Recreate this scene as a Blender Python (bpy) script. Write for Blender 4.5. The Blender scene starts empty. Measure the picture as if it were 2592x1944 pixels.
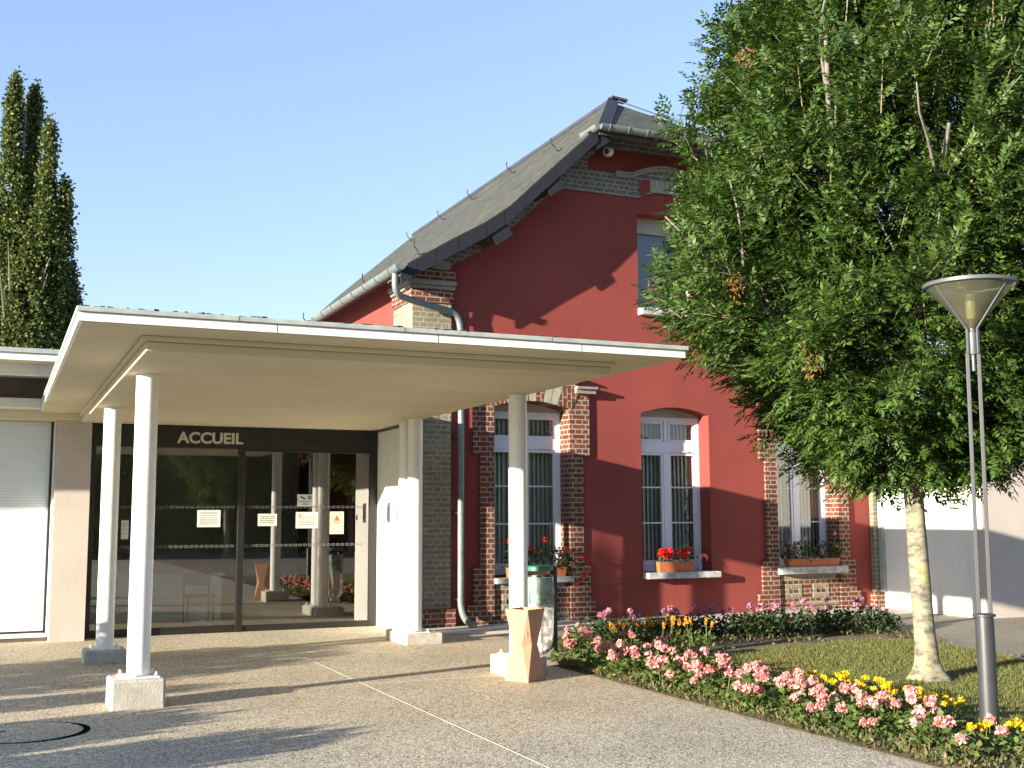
import bpy, bmesh, math, random
import numpy as np
from mathutils import Vector, Matrix
from mathutils.geometry import tessellate_polygon

R = math.radians
rng = random.Random(7)
nr = np.random.default_rng(11)
scene = bpy.context.scene
COL = scene.collection

# ------------------------------------------------------------------ camera
YAW, PITCH, ROLL = 0.42166, 0.11517, -0.00389
fwd = Vector((math.sin(YAW) * math.cos(PITCH), math.cos(YAW) * math.cos(PITCH), math.sin(PITCH)))
rt0 = Vector((math.cos(YAW), -math.sin(YAW), 0))
up0 = rt0.cross(fwd)
rt = math.cos(ROLL) * rt0 + math.sin(ROLL) * up0
up = -math.sin(ROLL) * rt0 + math.cos(ROLL) * up0
cam_d = bpy.data.cameras.new("camera")
cam = bpy.data.objects.new("camera", cam_d)
COL.objects.link(cam)
m = Matrix((rt, up, -fwd)).transposed().to_4x4()
m.translation = Vector((0, 0, 1.65))
cam.matrix_world = m
cam_d.sensor_width = 36
cam_d.lens = 36 * 2892.5 / 2592
cam_d.clip_end = 2000
cam_d.clip_start = 0.1
scene.camera = cam

# ------------------------------------------------------------------ sky, sun, exposure
SUN_AZ, SUN_EL = R(16.5), math.atan(0.2 * math.cos(R(16.5)))
to_sun = Vector((-math.cos(SUN_AZ) * math.cos(SUN_EL), -math.sin(SUN_AZ) * math.cos(SUN_EL), math.sin(SUN_EL)))
world = bpy.data.worlds.new("World")
scene.world = world
world.use_nodes = True
wt = world.node_tree
for n in list(wt.nodes):
    wt.nodes.remove(n)
sky = wt.nodes.new("ShaderNodeTexSky")
sky.sky_type = 'NISHITA'
sky.sun_disc = False
sky.sun_elevation = SUN_EL
sky.sun_rotation = math.atan2(to_sun.x, to_sun.y)
sky.air_density = 1.0
sky.dust_density = 0.0
sky.ozone_density = 1.6
bg = wt.nodes.new("ShaderNodeBackground")
bg.inputs[1].default_value = 0.1
wo = wt.nodes.new("ShaderNodeOutputWorld")
tint = wt.nodes.new("ShaderNodeMix")
tint.data_type = 'RGBA'
tint.blend_type = 'MULTIPLY'
tint.inputs[0].default_value = 1.0
tint.inputs[7].default_value = (0.915, 0.99, 1.24, 1)
gam = wt.nodes.new("ShaderNodeGamma")
gam.inputs[1].default_value = 0.65
wt.links.new(sky.outputs[0], gam.inputs[0])
wt.links.new(gam.outputs[0], tint.inputs[6])
wt.links.new(tint.outputs[2], bg.inputs[0])
wt.links.new(bg.outputs[0], wo.inputs[0])
sd = bpy.data.lights.new("sun", 'SUN')
sd.energy = 4.0
sd.angle = R(0.5)
sd.color = (1.0, 0.89, 0.72)
sun = bpy.data.objects.new("sun", sd)
COL.objects.link(sun)
sun.rotation_euler = to_sun.to_track_quat('Z', 'Y').to_euler()
sun.location = to_sun * 60
scene.view_settings.view_transform = 'Standard'
scene.view_settings.look = 'None'
scene.view_settings.exposure = 2.12
scene.view_settings.gamma = 1.0
scene.cycles.use_denoising = True
scene.cycles.max_bounces = 8
scene.cycles.transparent_max_bounces = 24
scene.cycles.sample_clamp_indirect = 8


# ------------------------------------------------------------------ materials
class NT:
    def __init__(s, name):
        s.m = bpy.data.materials.new(name)
        s.m.use_nodes = True
        s.t = s.m.node_tree
        s.b = s.t.nodes["Principled BSDF"]
        s.out = s.t.nodes["Material Output"]
        s.tc = None

    def n(s, typ, **kw):
        x = s.t.nodes.new(typ)
        for k, v in kw.items():
            if k.startswith('_'):
                setattr(x, k[1:], v)
        return x

    def l(s, a, b):
        s.t.links.new(a, b)

    def obj(s):
        if not s.tc:
            s.tc = s.n("ShaderNodeTexCoord")
        return s.tc.outputs["Object"]

    def noise(s, scale, detail=4, rough=0.55, vec=None):
        x = s.n("ShaderNodeTexNoise")
        x.inputs["Scale"].default_value = scale
        x.inputs["Detail"].default_value = detail
        x.inputs["Roughness"].default_value = rough
        s.l(vec or s.obj(), x.inputs["Vector"])
        return x

    def ramp(s, fac, stops):
        x = s.n("ShaderNodeValToRGB")
        e = x.color_ramp.elements
        while len(e) < len(stops):
            e.new(0.5)
        for i, (p, c) in enumerate(stops):
            e[i].position = p
            e[i].color = (*c, 1) if len(c) == 3 else c
        s.l(fac, x.inputs[0])
        return x.outputs[0]

    def mix(s, fac, a, b, mode='MIX'):
        x = s.n("ShaderNodeMix", _data_type='RGBA', _blend_type=mode)
        for inp, v in ((x.inputs[0], fac), (x.inputs[6], a), (x.inputs[7], b)):
            if isinstance(v, (int, float)):
                inp.default_value = v
            elif isinstance(v, tuple):
                inp.default_value = (*v, 1)
            else:
                s.l(v, inp)
        return x.outputs[2]

    def math(s, op, a, b=None):
        x = s.n("ShaderNodeMath", _operation=op)
        for inp, v in zip(x.inputs, (a, b)):
            if v is None:
                continue
            if isinstance(v, (int, float)):
                inp.default_value = v
            else:
                s.l(v, inp)
        return x.outputs[0]

    def bump(s, h, strength=0.3, dist=0.01):
        x = s.n("ShaderNodeBump")
        x.inputs["Strength"].default_value = strength
        x.inputs["Distance"].default_value = dist
        s.l(h, x.inputs["Height"])
        s.l(x.outputs[0], s.b.inputs["Normal"])


def basic(name, col, rough=0.6, var=0.12, scale=3.0, bump=0.0, bscale=80, metal=0.0, spec=0.5, dist=0.004):
    t = NT(name)
    t.b.inputs["Roughness"].default_value = rough
    t.b.inputs["Metallic"].default_value = metal
    t.b.inputs["Specular IOR Level"].default_value = spec
    n = t.noise(scale, 5, 0.6)
    lo = tuple(c * (1 - var) for c in col)
    hi = tuple(min(1, c * (1 + var)) for c in col)
    t.l(t.ramp(n.outputs[0], [(0.3, lo), (0.7, hi)]), t.b.inputs["Base Color"])
    if bump:
        b = t.noise(bscale, 4, 0.6)
        t.bump(b.outputs[0], bump, dist)
    return t.m


def stucco(name, col):
    t = NT(name)
    t.b.inputs["Roughness"].default_value = 0.9
    t.b.inputs["Specular IOR Level"].default_value = 0.2
    n1 = t.noise(0.7, 6, 0.62)
    n2 = t.noise(35, 3, 0.6)
    c = t.ramp(n1.outputs[0], [(0.25, tuple(x * 0.83 for x in col)), (0.75, tuple(min(1, x * 1.14) for x in col))])
    c = t.mix(0.12, c, t.ramp(n2.outputs[0], [(0.3, tuple(x * .6 for x in col)), (0.7, tuple(min(1, x * 1.4) for x in col))]))
    mp = t.n("ShaderNodeMapping")
    mp.inputs["Scale"].default_value = (5, 5, 0.35)
    t.l(t.obj(), mp.inputs[0])
    st = t.noise(1.0, 4, 0.7, mp.outputs[0])
    c = t.mix(t.math('MULTIPLY', t.ramp(st.outputs[0], [(0.56, (0, 0, 0)), (0.75, (1, 1, 1))]), 0.20), c, tuple(x * 0.5 for x in col))
    t.l(c, t.b.inputs["Base Color"])
    b = t.noise(160, 3, 0.6)
    t.bump(b.outputs[0], 0.35, 0.004)
    return t.m


def bricks(name, c1, c2, mortar, bw=0.235, rh=0.0775, ms=0.011, dirt=0.35, vert=False):
    t = NT(name)
    t.b.inputs["Roughness"].default_value = 0.9
    t.b.inputs["Specular IOR Level"].default_value = 0.15
    sx = t.n("ShaderNodeSeparateXYZ")
    t.l(t.obj(), sx.inputs[0])
    u = t.math('ADD', sx.outputs[0], sx.outputs[1])
    cb = t.n("ShaderNodeCombineXYZ")
    w = t.noise(7, 3, 0.6)
    wob = t.math('MULTIPLY', t.math('SUBTRACT', w.outputs[0], 0.5), 0.02)
    if vert:
        t.l(t.math('ADD', sx.outputs[2], wob), cb.inputs[0])
        t.l(t.math('ADD', u, wob), cb.inputs[1])
    else:
        t.l(t.math('ADD', u, wob), cb.inputs[0])
        t.l(t.math('ADD', sx.outputs[2], wob), cb.inputs[1])
    br = t.n("ShaderNodeTexBrick", _offset=0.5, _squash=0.5, _squash_frequency=2)
    br.inputs["Scale"].default_value = 1
    br.inputs["Brick Width"].default_value = bw
    br.inputs["Row Height"].default_value = rh
    br.inputs["Mortar Size"].default_value = ms
    br.inputs["Mortar Smooth"].default_value = 0.25
    br.inputs["Bias"].default_value = -0.1
    br.inputs["Color1"].default_value = (*c1, 1)
    br.inputs["Color2"].default_value = (*c2, 1)
    br.inputs["Mortar"].default_value = (*mortar, 1)
    t.l(cb.outputs[0], br.inputs["Vector"])
    n = t.noise(22, 5, 0.65)
    dk = t.ramp(n.outputs[0], [(0.3, (1 - dirt,) * 3), (0.65, (1.1, 1.1, 1.1))])
    c = t.mix(1.0, br.outputs[0], dk, 'MULTIPLY')
    n2 = t.noise(2.2, 4, 0.6)
    c = t.mix(1.0, c, t.ramp(n2.outputs[0], [(0.3, (0.78, 0.78, 0.78)), (0.7, (1.12, 1.12, 1.1))]), 'MULTIPLY')
    t.l(c, t.b.inputs["Base Color"])
    h = t.math('SUBTRACT', t.math('MULTIPLY', n.outputs[0], 0.4), br.outputs[1])
    t.bump(h, 0.6, 0.008)
    return t.m


def leafmat(name, cols, trans=0.35, rough=0.5, patch=None):
    t = NT(name)
    g = t.n("ShaderNodeNewGeometry")
    c = t.ramp(g.outputs["Random Per Island"], [(i / max(1, len(cols) - 1), c) for i, c in enumerate(cols)])
    if patch:
        pn = t.noise(0.9, 5, 0.65)
        c = t.mix(t.ramp(pn.outputs[0], [(0.42, (0, 0, 0)), (0.62, (0.85, 0.85, 0.85))]), c, patch)
    t.l(c, t.b.inputs["Base Color"])
    t.b.inputs["Roughness"].default_value = rough
    t.b.inputs["Specular IOR Level"].default_value = 0.25
    tr = t.n("ShaderNodeBsdfTranslucent")
    t.l(t.mix(1.0, c, (1.4, 1.4, 0.7), 'MULTIPLY'), tr.inputs[0])
    mx = t.n("ShaderNodeMixShader")
    mx.inputs[0].default_value = trans
    t.l(t.b.outputs[0], mx.inputs[1])
    t.l(tr.outputs[0], mx.inputs[2])
    t.l(mx.outputs[0], t.out.inputs[0])
    return t.m


def glass(name, tint=(0.75, 0.8, 0.78), ior=2.1, rough=0.0):
    t = NT(name)
    tr = t.n("ShaderNodeBsdfTransparent")
    tr.inputs[0].default_value = (*tint, 1)
    gl = t.n("ShaderNodeBsdfGlossy")
    gl.inputs["Roughness"].default_value = rough
    fr = t.n("ShaderNodeFresnel")
    fr.inputs[0].default_value = ior
    mx = t.n("ShaderNodeMixShader")
    g_ = t.n("ShaderNodeNewGeometry")
    front = t.math('MULTIPLY', fr.outputs[0], t.math('SUBTRACT', 1.0, g_.outputs["Backfacing"]))
    t.l(t.math('ADD', front, t.math('MULTIPLY', g_.outputs["Backfacing"], 0.1)), mx.inputs[0])
    t.l(tr.outputs[0], mx.inputs[1])
    t.l(gl.outputs[0], mx.inputs[2])
    t.l(mx.outputs[0], t.out.inputs[0])
    return t.m


def slate(name):
    t = NT(name)
    t.b.inputs["Roughness"].default_value = 0.75
    uv = t.n("ShaderNodeUVMap")
    br = t.n("ShaderNodeTexBrick", _offset=0.5)
    br.inputs["Scale"].default_value = 1
    br.inputs["Brick Width"].default_value = 0.22
    br.inputs["Row Height"].default_value = 0.11
    br.inputs["Mortar Size"].default_value = 0.006
    br.inputs["Mortar Smooth"].default_value = 0.1
    br.inputs["Color1"].default_value = (0.033, 0.034, 0.028, 1)
    br.inputs["Color2"].default_value = (0.062, 0.063, 0.050, 1)
    br.inputs["Mortar"].default_value = (0.014, 0.014, 0.015, 1)
    t.l(uv.outputs[0], br.inputs["Vector"])
    n = t.noise(1.3, 6, 0.7)
    c = t.mix(t.ramp(n.outputs[0], [(0.45, (0, 0, 0)), (0.75, (0.55, 0.55, 0.55))]), br.outputs[0], (0.10, 0.092, 0.040))
    n6 = t.noise(9, 5, 0.7)
    c = t.mix(1.0, c, t.ramp(n6.outputs[0], [(0.35, (0.6, 0.6, 0.6)), (0.65, (1.35, 1.35, 1.3))]), 'MULTIPLY')
    n2 = t.noise(30, 4, 0.7)
    c = t.mix(t.ramp(n2.outputs[0], [(0.60, (0, 0, 0)), (0.72, (0.4, 0.4, 0.4))]), c, (0.14, 0.135, 0.09))
    t.l(c, t.b.inputs["Base Color"])
    sp = t.n("ShaderNodeSeparateXYZ")
    t.l(uv.outputs[0], sp.inputs[0])
    saw = t.math('FRACT', t.math('DIVIDE', sp.outputs[1], 0.11))
    h = t.math('SUBTRACT', t.math('MULTIPLY', saw, -0.8), br.outputs[1])
    t.bump(h, 0.6, 0.012)
    return t.m


def aggregate(name, cols, scale=70, patch=0.2):
    t = NT(name)
    t.b.inputs["Roughness"].default_value = 0.85
    t.b.inputs["Specular IOR Level"].default_value = 0.25
    v = t.n("ShaderNodeTexVoronoi", _feature='F1')
    v.inputs["Scale"].default_value = scale
    t.l(t.obj(), v.inputs["Vector"])
    sp = t.n("ShaderNodeSeparateXYZ")
    t.l(v.outputs["Color"], sp.inputs[0])
    c = t.ramp(sp.outputs[0], [(i / (len(cols) - 1), c) for i, c in enumerate(cols)])
    c = t.mix(t.ramp(v.outputs["Distance"], [(0.35, (0, 0, 0)), (0.75, (0.75, 0.75, 0.75))]), c, tuple(x * 0.35 for x in cols[0]))
    n = t.noise(0.9, 5, 0.6)
    c = t.mix(1.0, c, t.ramp(n.outputs[0], [(0.3, (1 - patch,) * 3), (0.7, (1 + patch * .6, 1 + patch * .55, 1 + patch * .45))]), 'MULTIPLY')
    n4 = t.noise(0.23, 4, 0.6)
    c = t.mix(1.0, c, t.ramp(n4.outputs[0], [(0.35, (0.93, 0.97, 1.0)), (0.65, (1.05, 1.0, 0.93))]), 'MULTIPLY')
    n5 = t.noise(2.3, 6, 0.72)
    c = t.mix(1.0, c, t.ramp(n5.outputs[0], [(0.58, (1, 1, 1)), (0.72, (0.80, 0.78, 0.75))]), 'MULTIPLY')
    n3 = t.noise(14, 3, 0.6)
    c = t.mix(1.0, c, t.ramp(n3.outputs[0], [(0.3, (0.85, 0.85, 0.85)), (0.7, (1.1, 1.1, 1.1))]), 'MULTIPLY')
    t.l(c, t.b.inputs["Base Color"])
    t.bump(t.math('MULTIPLY', v.outputs["Distance"], -1.0), 0.35, 0.006)
    return t.m


def bark(name, c1, c2, c3):
    t = NT(name)
    t.b.inputs["Roughness"].default_value = 0.9
    mp = t.n("ShaderNodeMapping")
    mp.inputs["Scale"].default_value = (7, 7, 16)
    t.l(t.obj(), mp.inputs[0])
    n = t.noise(1.0, 6, 0.7, mp.outputs[0])
    n2 = t.noise(6, 5, 0.7)
    c = t.ramp(n.outputs[0], [(0.38, c1), (0.56, c2)])
    c = t.mix(t.ramp(n2.outputs[0], [(0.52, (0, 0, 0)), (0.66, (0.8, 0.8, 0.8))]), c, c3)
    t.l(c, t.b.inputs["Base Color"])
    t.bump(n.outputs[0], 0.5, 0.01)
    return t.m


M = {}
M['red'] = stucco("red_render", (0.215, 0.048, 0.040))
M['white_render'] = stucco("white_render", (0.74, 0.75, 0.70))
M['beige'] = stucco("beige_render", (0.50, 0.445, 0.395))
M['soffit'] = stucco("painted_soffit", (0.53, 0.47, 0.33))
def soffitmat():
    t = NT("painted_soffit_stained")
    t.b.inputs["Roughness"].default_value = 0.85
    t.b.inputs["Specular IOR Level"].default_value = 0.2
    n = t.noise(0.55, 6, 0.62)
    c = t.ramp(n.outputs[0], [(0.3, (0.53, 0.48, 0.345)), (0.7, (0.64, 0.575, 0.415))])
    mp = t.n("ShaderNodeMapping")
    mp.inputs["Scale"].default_value = (0.35, 2.2, 1)
    t.l(t.obj(), mp.inputs[0])
    st = t.noise(1.0, 7, 0.7, mp.outputs[0])
    c = t.mix(t.ramp(st.outputs[0], [(0.5, (0, 0, 0)), (0.72, (0.30, 0.30, 0.30))]), c, (0.33, 0.28, 0.18))
    sp_ = t.noise(26, 2, 0.5)
    c = t.mix(t.ramp(sp_.outputs[0], [(0.76, (0, 0, 0)), (0.80, (0.5, 0.5, 0.5))]), c, (0.12, 0.10, 0.07))
    t.l(c, t.b.inputs["Base Color"])
    b = t.noise(60, 3, 0.6)
    t.bump(b.outputs[0], 0.12, 0.004)
    return t.m


M['soffit'] = soffitmat()
M['trim'] = basic("white_trim_paint", (0.76, 0.76, 0.74), 0.5, 0.06, 4, 0.1, 40)
M['flash'] = basic("weathered_flashing", (0.33, 0.36, 0.34), 0.45, 0.18, 6, 0.08, 30)
def paintmat(name, col, rough, sc, th, dark):
    t = NT(name)
    t.b.inputs["Roughness"].default_value = rough
    n = t.noise(2.5, 5, 0.65)
    c = t.ramp(n.outputs[0], [(0.3, tuple(x * 0.93 for x in col)), (0.7, col)])
    ch = t.noise(sc, 3, 0.6)
    c = t.mix(t.ramp(ch.outputs[0], [(th, (0, 0, 0)), (th + 0.03, (0.8, 0.8, 0.8))]), c, dark)
    mp = t.n("ShaderNodeMapping")
    mp.inputs["Scale"].default_value = (9, 9, 0.8)
    t.l(t.obj(), mp.inputs[0])
    st = t.noise(1.0, 5, 0.7, mp.outputs[0])
    c = t.mix(t.ramp(st.outputs[0], [(0.55, (0, 0, 0)), (0.75, (0.28, 0.28, 0.28))]), c, tuple(x * 0.55 for x in dark))
    t.l(c, t.b.inputs["Base Color"])
    return t.m


M['colpaint'] = paintmat("column_paint", (0.80, 0.80, 0.76), 0.3, 14, 0.73, (0.45, 0.42, 0.36))
M['fascia'] = paintmat("white_fascia_paint", (0.74, 0.74, 0.71), 0.5, 30, 0.70, (0.35, 0.32, 0.27))
M['concrete'] = basic("rough_concrete", (0.42, 0.40, 0.34), 0.9, 0.2, 9, 0.6, 60, dist=0.008)
M['sillstone'] = basic("weathered_sill", (0.36, 0.36, 0.35), 0.85, 0.45, 11, 0.4, 50)
M['redbrick'] = bricks("red_brick", (0.125, 0.038, 0.026), (0.19, 0.062, 0.04), (0.29, 0.25, 0.20))
M['redbrick_v'] = bricks("red_brick_upright", (0.125, 0.038, 0.026), (0.19, 0.062, 0.04), (0.29, 0.25, 0.20), vert=True)
M['greybrick'] = bricks("grey_brick", (0.20, 0.18, 0.13), (0.255, 0.23, 0.165), (0.33, 0.30, 0.235), dirt=0.25)
M['bandbrick'] = bricks("pale_joint_grey_brick", (0.125, 0.115, 0.10), (0.165, 0.155, 0.13), (0.30, 0.28, 0.26), 0.22, 0.08, 0.011, dirt=0.2)
M['moulding'] = basic("grey_moulding", (0.21, 0.19, 0.165), 0.85, 0.2, 8, 0.3)
M['paleblock'] = basic("pale_block", (0.30, 0.28, 0.22), 0.85, 0.2, 8, 0.3)
M['slate'] = slate("lichen_slate")
M['slateblue'] = basic("dark_slate_cladding", (0.0055, 0.0068, 0.013), 0.8, 0.3, 5, 0.1)
M['timber'] = basic("dark_timber", (0.06, 0.04, 0.035), 0.8, 0.3, 9, 0.3)
M['zinc'] = basic("zinc", (0.15, 0.185, 0.175), 0.5, 0.2, 5, 0.05, 30, metal=0.2)
M['zincdull'] = basic("zinc_dark", (0.05, 0.055, 0.075), 0.9, 0.2, 5, spec=0.1)
M['iron'] = basic("dark_iron", (0.03, 0.03, 0.03), 0.6, 0.2, 5)
M['pvc'] = basic("white_window_frame", (0.66, 0.68, 0.74), 0.35, 0.03, 3)
M['panel'] = basic("cream_panel", (0.36, 0.34, 0.28), 0.6, 0.06, 4)
M['blind'] = basic("grey_green_blind", (0.55, 0.58, 0.50), 0.8, 0.12, 4)
M['darkframe'] = basic("dark_brown_aluminium", (0.014, 0.012, 0.012), 0.4, 0.15, 4)
M['darkwall'] = basic("dark_clerestory", (0.10, 0.085, 0.07), 0.7, 0.2, 3)
M['shutter'] = basic("white_shutter", (0.68, 0.76, 0.79), 0.45, 0.04, 3)
M['letters'] = basic("letter_plate", (0.55, 0.50, 0.40), 0.5, 0.03, 3)
M['gap'] = basic("dark_gap", (0.012, 0.011, 0.010), 1.0, 0.1, 3, spec=0.0)
M['paper'] = basic("white_paper", (0.58, 0.60, 0.56), 0.8, 0.04, 5)
M['paperwarm'] = basic("cream_paper", (0.58, 0.53, 0.38), 0.8, 0.05, 5)
M['ink'] = basic("dark_ink", (0.03, 0.035, 0.06), 0.8, 0.05, 3)
M['inkgrey'] = basic("grey_ink", (0.22, 0.23, 0.24), 0.8, 0.05, 3)
M['warnred'] = basic("warning_red", (0.50, 0.09, 0.06), 0.7, 0.05, 3)
M['dots'] = basic("frosted_marking", (0.13, 0.15, 0.135), 0.7, 0.05, 3)
M['terracotta'] = basic("terracotta_concrete", (0.40, 0.215, 0.13), 0.8, 0.10, 7, 0.25, 90, dist=0.003)
M['planter'] = basic("orange_planter", (0.42, 0.13, 0.045), 0.55, 0.1, 6)
M['green_metal'] = basic("green_bin_metal", (0.02, 0.17, 0.10), 0.35, 0.15, 6)
M['dark_green'] = basic("dark_green_post", (0.012, 0.028, 0.022), 0.45, 0.15, 6)
M['lamp_grey'] = basic("grey_lamp_paint", (0.034, 0.037, 0.042), 0.45, 0.12, 8, 0.08, 120)
M['lamp_light'] = basic("grey_aluminium", (0.095, 0.102, 0.108), 0.45, 0.1, 6, metal=0.2)
M['bulb'] = basic("frosted_bulb", (0.85, 0.83, 0.65), 0.25, 0.03, 3)
M['camwhite'] = basic("camera_white", (0.62, 0.62, 0.60), 0.35, 0.05, 5)
M['black'] = basic("black_plastic", (0.012, 0.012, 0.013), 0.3, 0.1, 3)
M['pave'] = aggregate("exposed_aggregate", [(0.36, 0.31, 0.235), (0.60, 0.52, 0.395), (0.86, 0.77, 0.59), (0.54, 0.46, 0.35)], 74, 0.16)
M['path'] = aggregate("tar_path", [(0.22, 0.20, 0.155), (0.36, 0.325, 0.25), (0.46, 0.415, 0.32), (0.31, 0.28, 0.215)], 90, 0.15)
M['joint'] = basic("pale_joint", (0.55, 0.50, 0.42), 0.9, 0.15, 20)
M['apron'] = basic("cement_apron", (0.46, 0.42, 0.37), 0.9, 0.15, 6, 0.4, 60)
M['soil'] = basic("dry_soil", (0.13, 0.095, 0.06), 0.95, 0.45, 9, 1.0, 40, dist=0.03)
M['turf'] = basic("turf_soil", (0.10, 0.11, 0.035), 0.95, 0.4, 3, 0.8, 40, dist=0.02)
M['field'] = basic("far_ground", (0.20, 0.19, 0.15), 0.95, 0.25, 0.5)
M['grass'] = leafmat("grass_blades", [(0.075, 0.12, 0.022), (0.13, 0.17, 0.035), (0.20, 0.18, 0.06), (0.09, 0.14, 0.025), (0.20, 0.17, 0.07)], 0.3, 0.6, (0.15, 0.135, 0.045))
M['ash'] = leafmat("ash_leaves", [(0.020, 0.046, 0.011), (0.036, 0.074, 0.016), (0.058, 0.112, 0.020), (0.024, 0.055, 0.012), (0.044, 0.088, 0.017), (0.105, 0.150, 0.030), (0.030, 0.066, 0.013)], 0.22, 0.5)
M['poplar'] = leafmat("poplar_leaves", [(0.036, 0.060, 0.018), (0.066, 0.095, 0.026), (0.13, 0.15, 0.04), (0.050, 0.076, 0.021)], 0.25, 0.5)
M['seed'] = leafmat("dry_seeds", [(0.17, 0.075, 0.022), (0.24, 0.12, 0.035), (0.11, 0.05, 0.02)], 0.3, 0.7)
M['ashbark'] = bark("ash_bark", (0.085, 0.078, 0.06), (0.25, 0.23, 0.165), (0.31, 0.285, 0.13))
M['twig'] = basic("pale_twig", (0.15, 0.135, 0.07), 0.8, 0.2, 6)
M['poplarbark'] = bark("poplar_bark", (0.10, 0.09, 0.08), (0.20, 0.18, 0.15), (0.16, 0.15, 0.12))
M['gerleaf'] = leafmat("bedding_leaves", [(0.05, 0.105, 0.022), (0.085, 0.15, 0.035), (0.13, 0.17, 0.05), (0.16, 0.13, 0.055)], 0.3, 0.55)
M['cover'] = leafmat("weedy_cover", [(0.075, 0.105, 0.028), (0.15, 0.125, 0.06), (0.055, 0.085, 0.022), (0.20, 0.15, 0.085), (0.09, 0.12, 0.035), (0.11, 0.085, 0.045)], 0.25, 0.6)
M['darkleaf'] = leafmat("rose_leaves", [(0.022, 0.045, 0.018), (0.035, 0.065, 0.022), (0.05, 0.085, 0.026), (0.045, 0.03, 0.022)], 0.2, 0.45)
M['pink'] = leafmat("pink_petals", [(0.56, 0.19, 0.185), (0.64, 0.28, 0.27), (0.72, 0.42, 0.40), (0.52, 0.15, 0.16)], 0.25, 0.6)
M['mauve'] = leafmat("mauve_petals", [(0.32, 0.09, 0.19), (0.46, 0.19, 0.30), (0.56, 0.32, 0.38)], 0.25, 0.6)
M['yellow'] = leafmat("yellow_petals", [(0.62, 0.42, 0.01), (0.68, 0.50, 0.015), (0.58, 0.34, 0.01)], 0.25, 0.6)
M['orange'] = leafmat("orange_petals", [(0.65, 0.24, 0.02), (0.72, 0.42, 0.03), (0.60, 0.16, 0.02)], 0.25, 0.6)
M['redflower'] = leafmat("red_petals", [(0.66, 0.02, 0.012), (0.75, 0.045, 0.02), (0.55, 0.012, 0.012)], 0.25, 0.5)
M['glass'] = glass("window_glass", (0.84, 0.88, 0.86), 2.0)
M['doorglass'] = glass("door_glass", (0.74, 0.80, 0.77), 3.3)
def shademat():
    t = NT("smoky_lamp_glass")
    t.b.inputs["Base Color"].default_value = (0.16, 0.16, 0.115, 1)
    t.b.inputs["Roughness"].default_value = 0.2
    tr = t.n("ShaderNodeBsdfTransparent")
    tr.inputs[0].default_value = (0.80, 0.78, 0.55, 1)
    tl = t.n("ShaderNodeBsdfTranslucent")
    tl.inputs[0].default_value = (0.26, 0.25, 0.15, 1)
    m1, m2 = t.n("ShaderNodeMixShader"), t.n("ShaderNodeMixShader")
    m1.inputs[0].default_value = 0.5
    m2.inputs[0].default_value = 0.68
    t.l(t.b.outputs[0], m1.inputs[1])
    t.l(tl.outputs[0], m1.inputs[2])
    t.l(tr.outputs[0], m2.inputs[1])
    t.l(m1.outputs[0], m2.inputs[2])
    t.l(m2.outputs[0], t.out.inputs[0])
    return t.m


M['lampglass'] = shademat()
M['inner'] = basic("interior_wall", (0.55, 0.55, 0.50), 0.8, 0.1, 2)
M['innerfloor'] = basic("interior_floor", (0.34, 0.32, 0.28), 0.5, 0.15, 3)
M['desk'] = basic("desk_laminate", (0.42, 0.50, 0.55), 0.4, 0.08, 3)
M['redseat'] = basic("red_seat", (0.13, 0.03, 0.02), 0.6, 0.1, 3)


def bagmat():
    t = NT("clear_bag")
    t.b.inputs["Base Color"].default_value = (0.62, 0.62, 0.58, 1)
    t.b.inputs["Roughness"].default_value = 0.22
    tr = t.n("ShaderNodeBsdfTransparent")
    mx = t.n("ShaderNodeMixShader")
    n = t.noise(9, 4, 0.7)
    t.l(t.ramp(n.outputs[0], [(0.35, (0.12,) * 3), (0.68, (0.72,) * 3)]), mx.inputs[0])
    t.l(tr.outputs[0], mx.inputs[1])
    t.l(t.b.outputs[0], mx.inputs[2])
    t.l(mx.outputs[0], t.out.inputs[0])
    return t.m


M['bag'] = bagmat()


# ------------------------------------------------------------------ object helpers
def tag(o, label=None, cat=None, group=None, kind=None):
    if label: o['label'] = label
    if cat: o['category'] = cat
    if group: o['group'] = group
    if kind: o['kind'] = kind
    return o


def thing(name, label, cat, loc, group=None):
    o = bpy.data.objects.new(name, None)
    o.empty_display_size = 0.2
    COL.objects.link(o)
    o.location = loc
    return tag(o, label, cat, group)


def put(o, parent):
    """parent o so that its own mesh coordinates stay world coordinates"""
    if parent:
        o.parent = parent
        p = parent
        off = Vector(p.location)
        o.matrix_parent_inverse = Matrix.Translation(-off)
        if parent.type != 'EMPTY':
            o.matrix_parent_inverse = Matrix.Identity(4)


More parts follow.
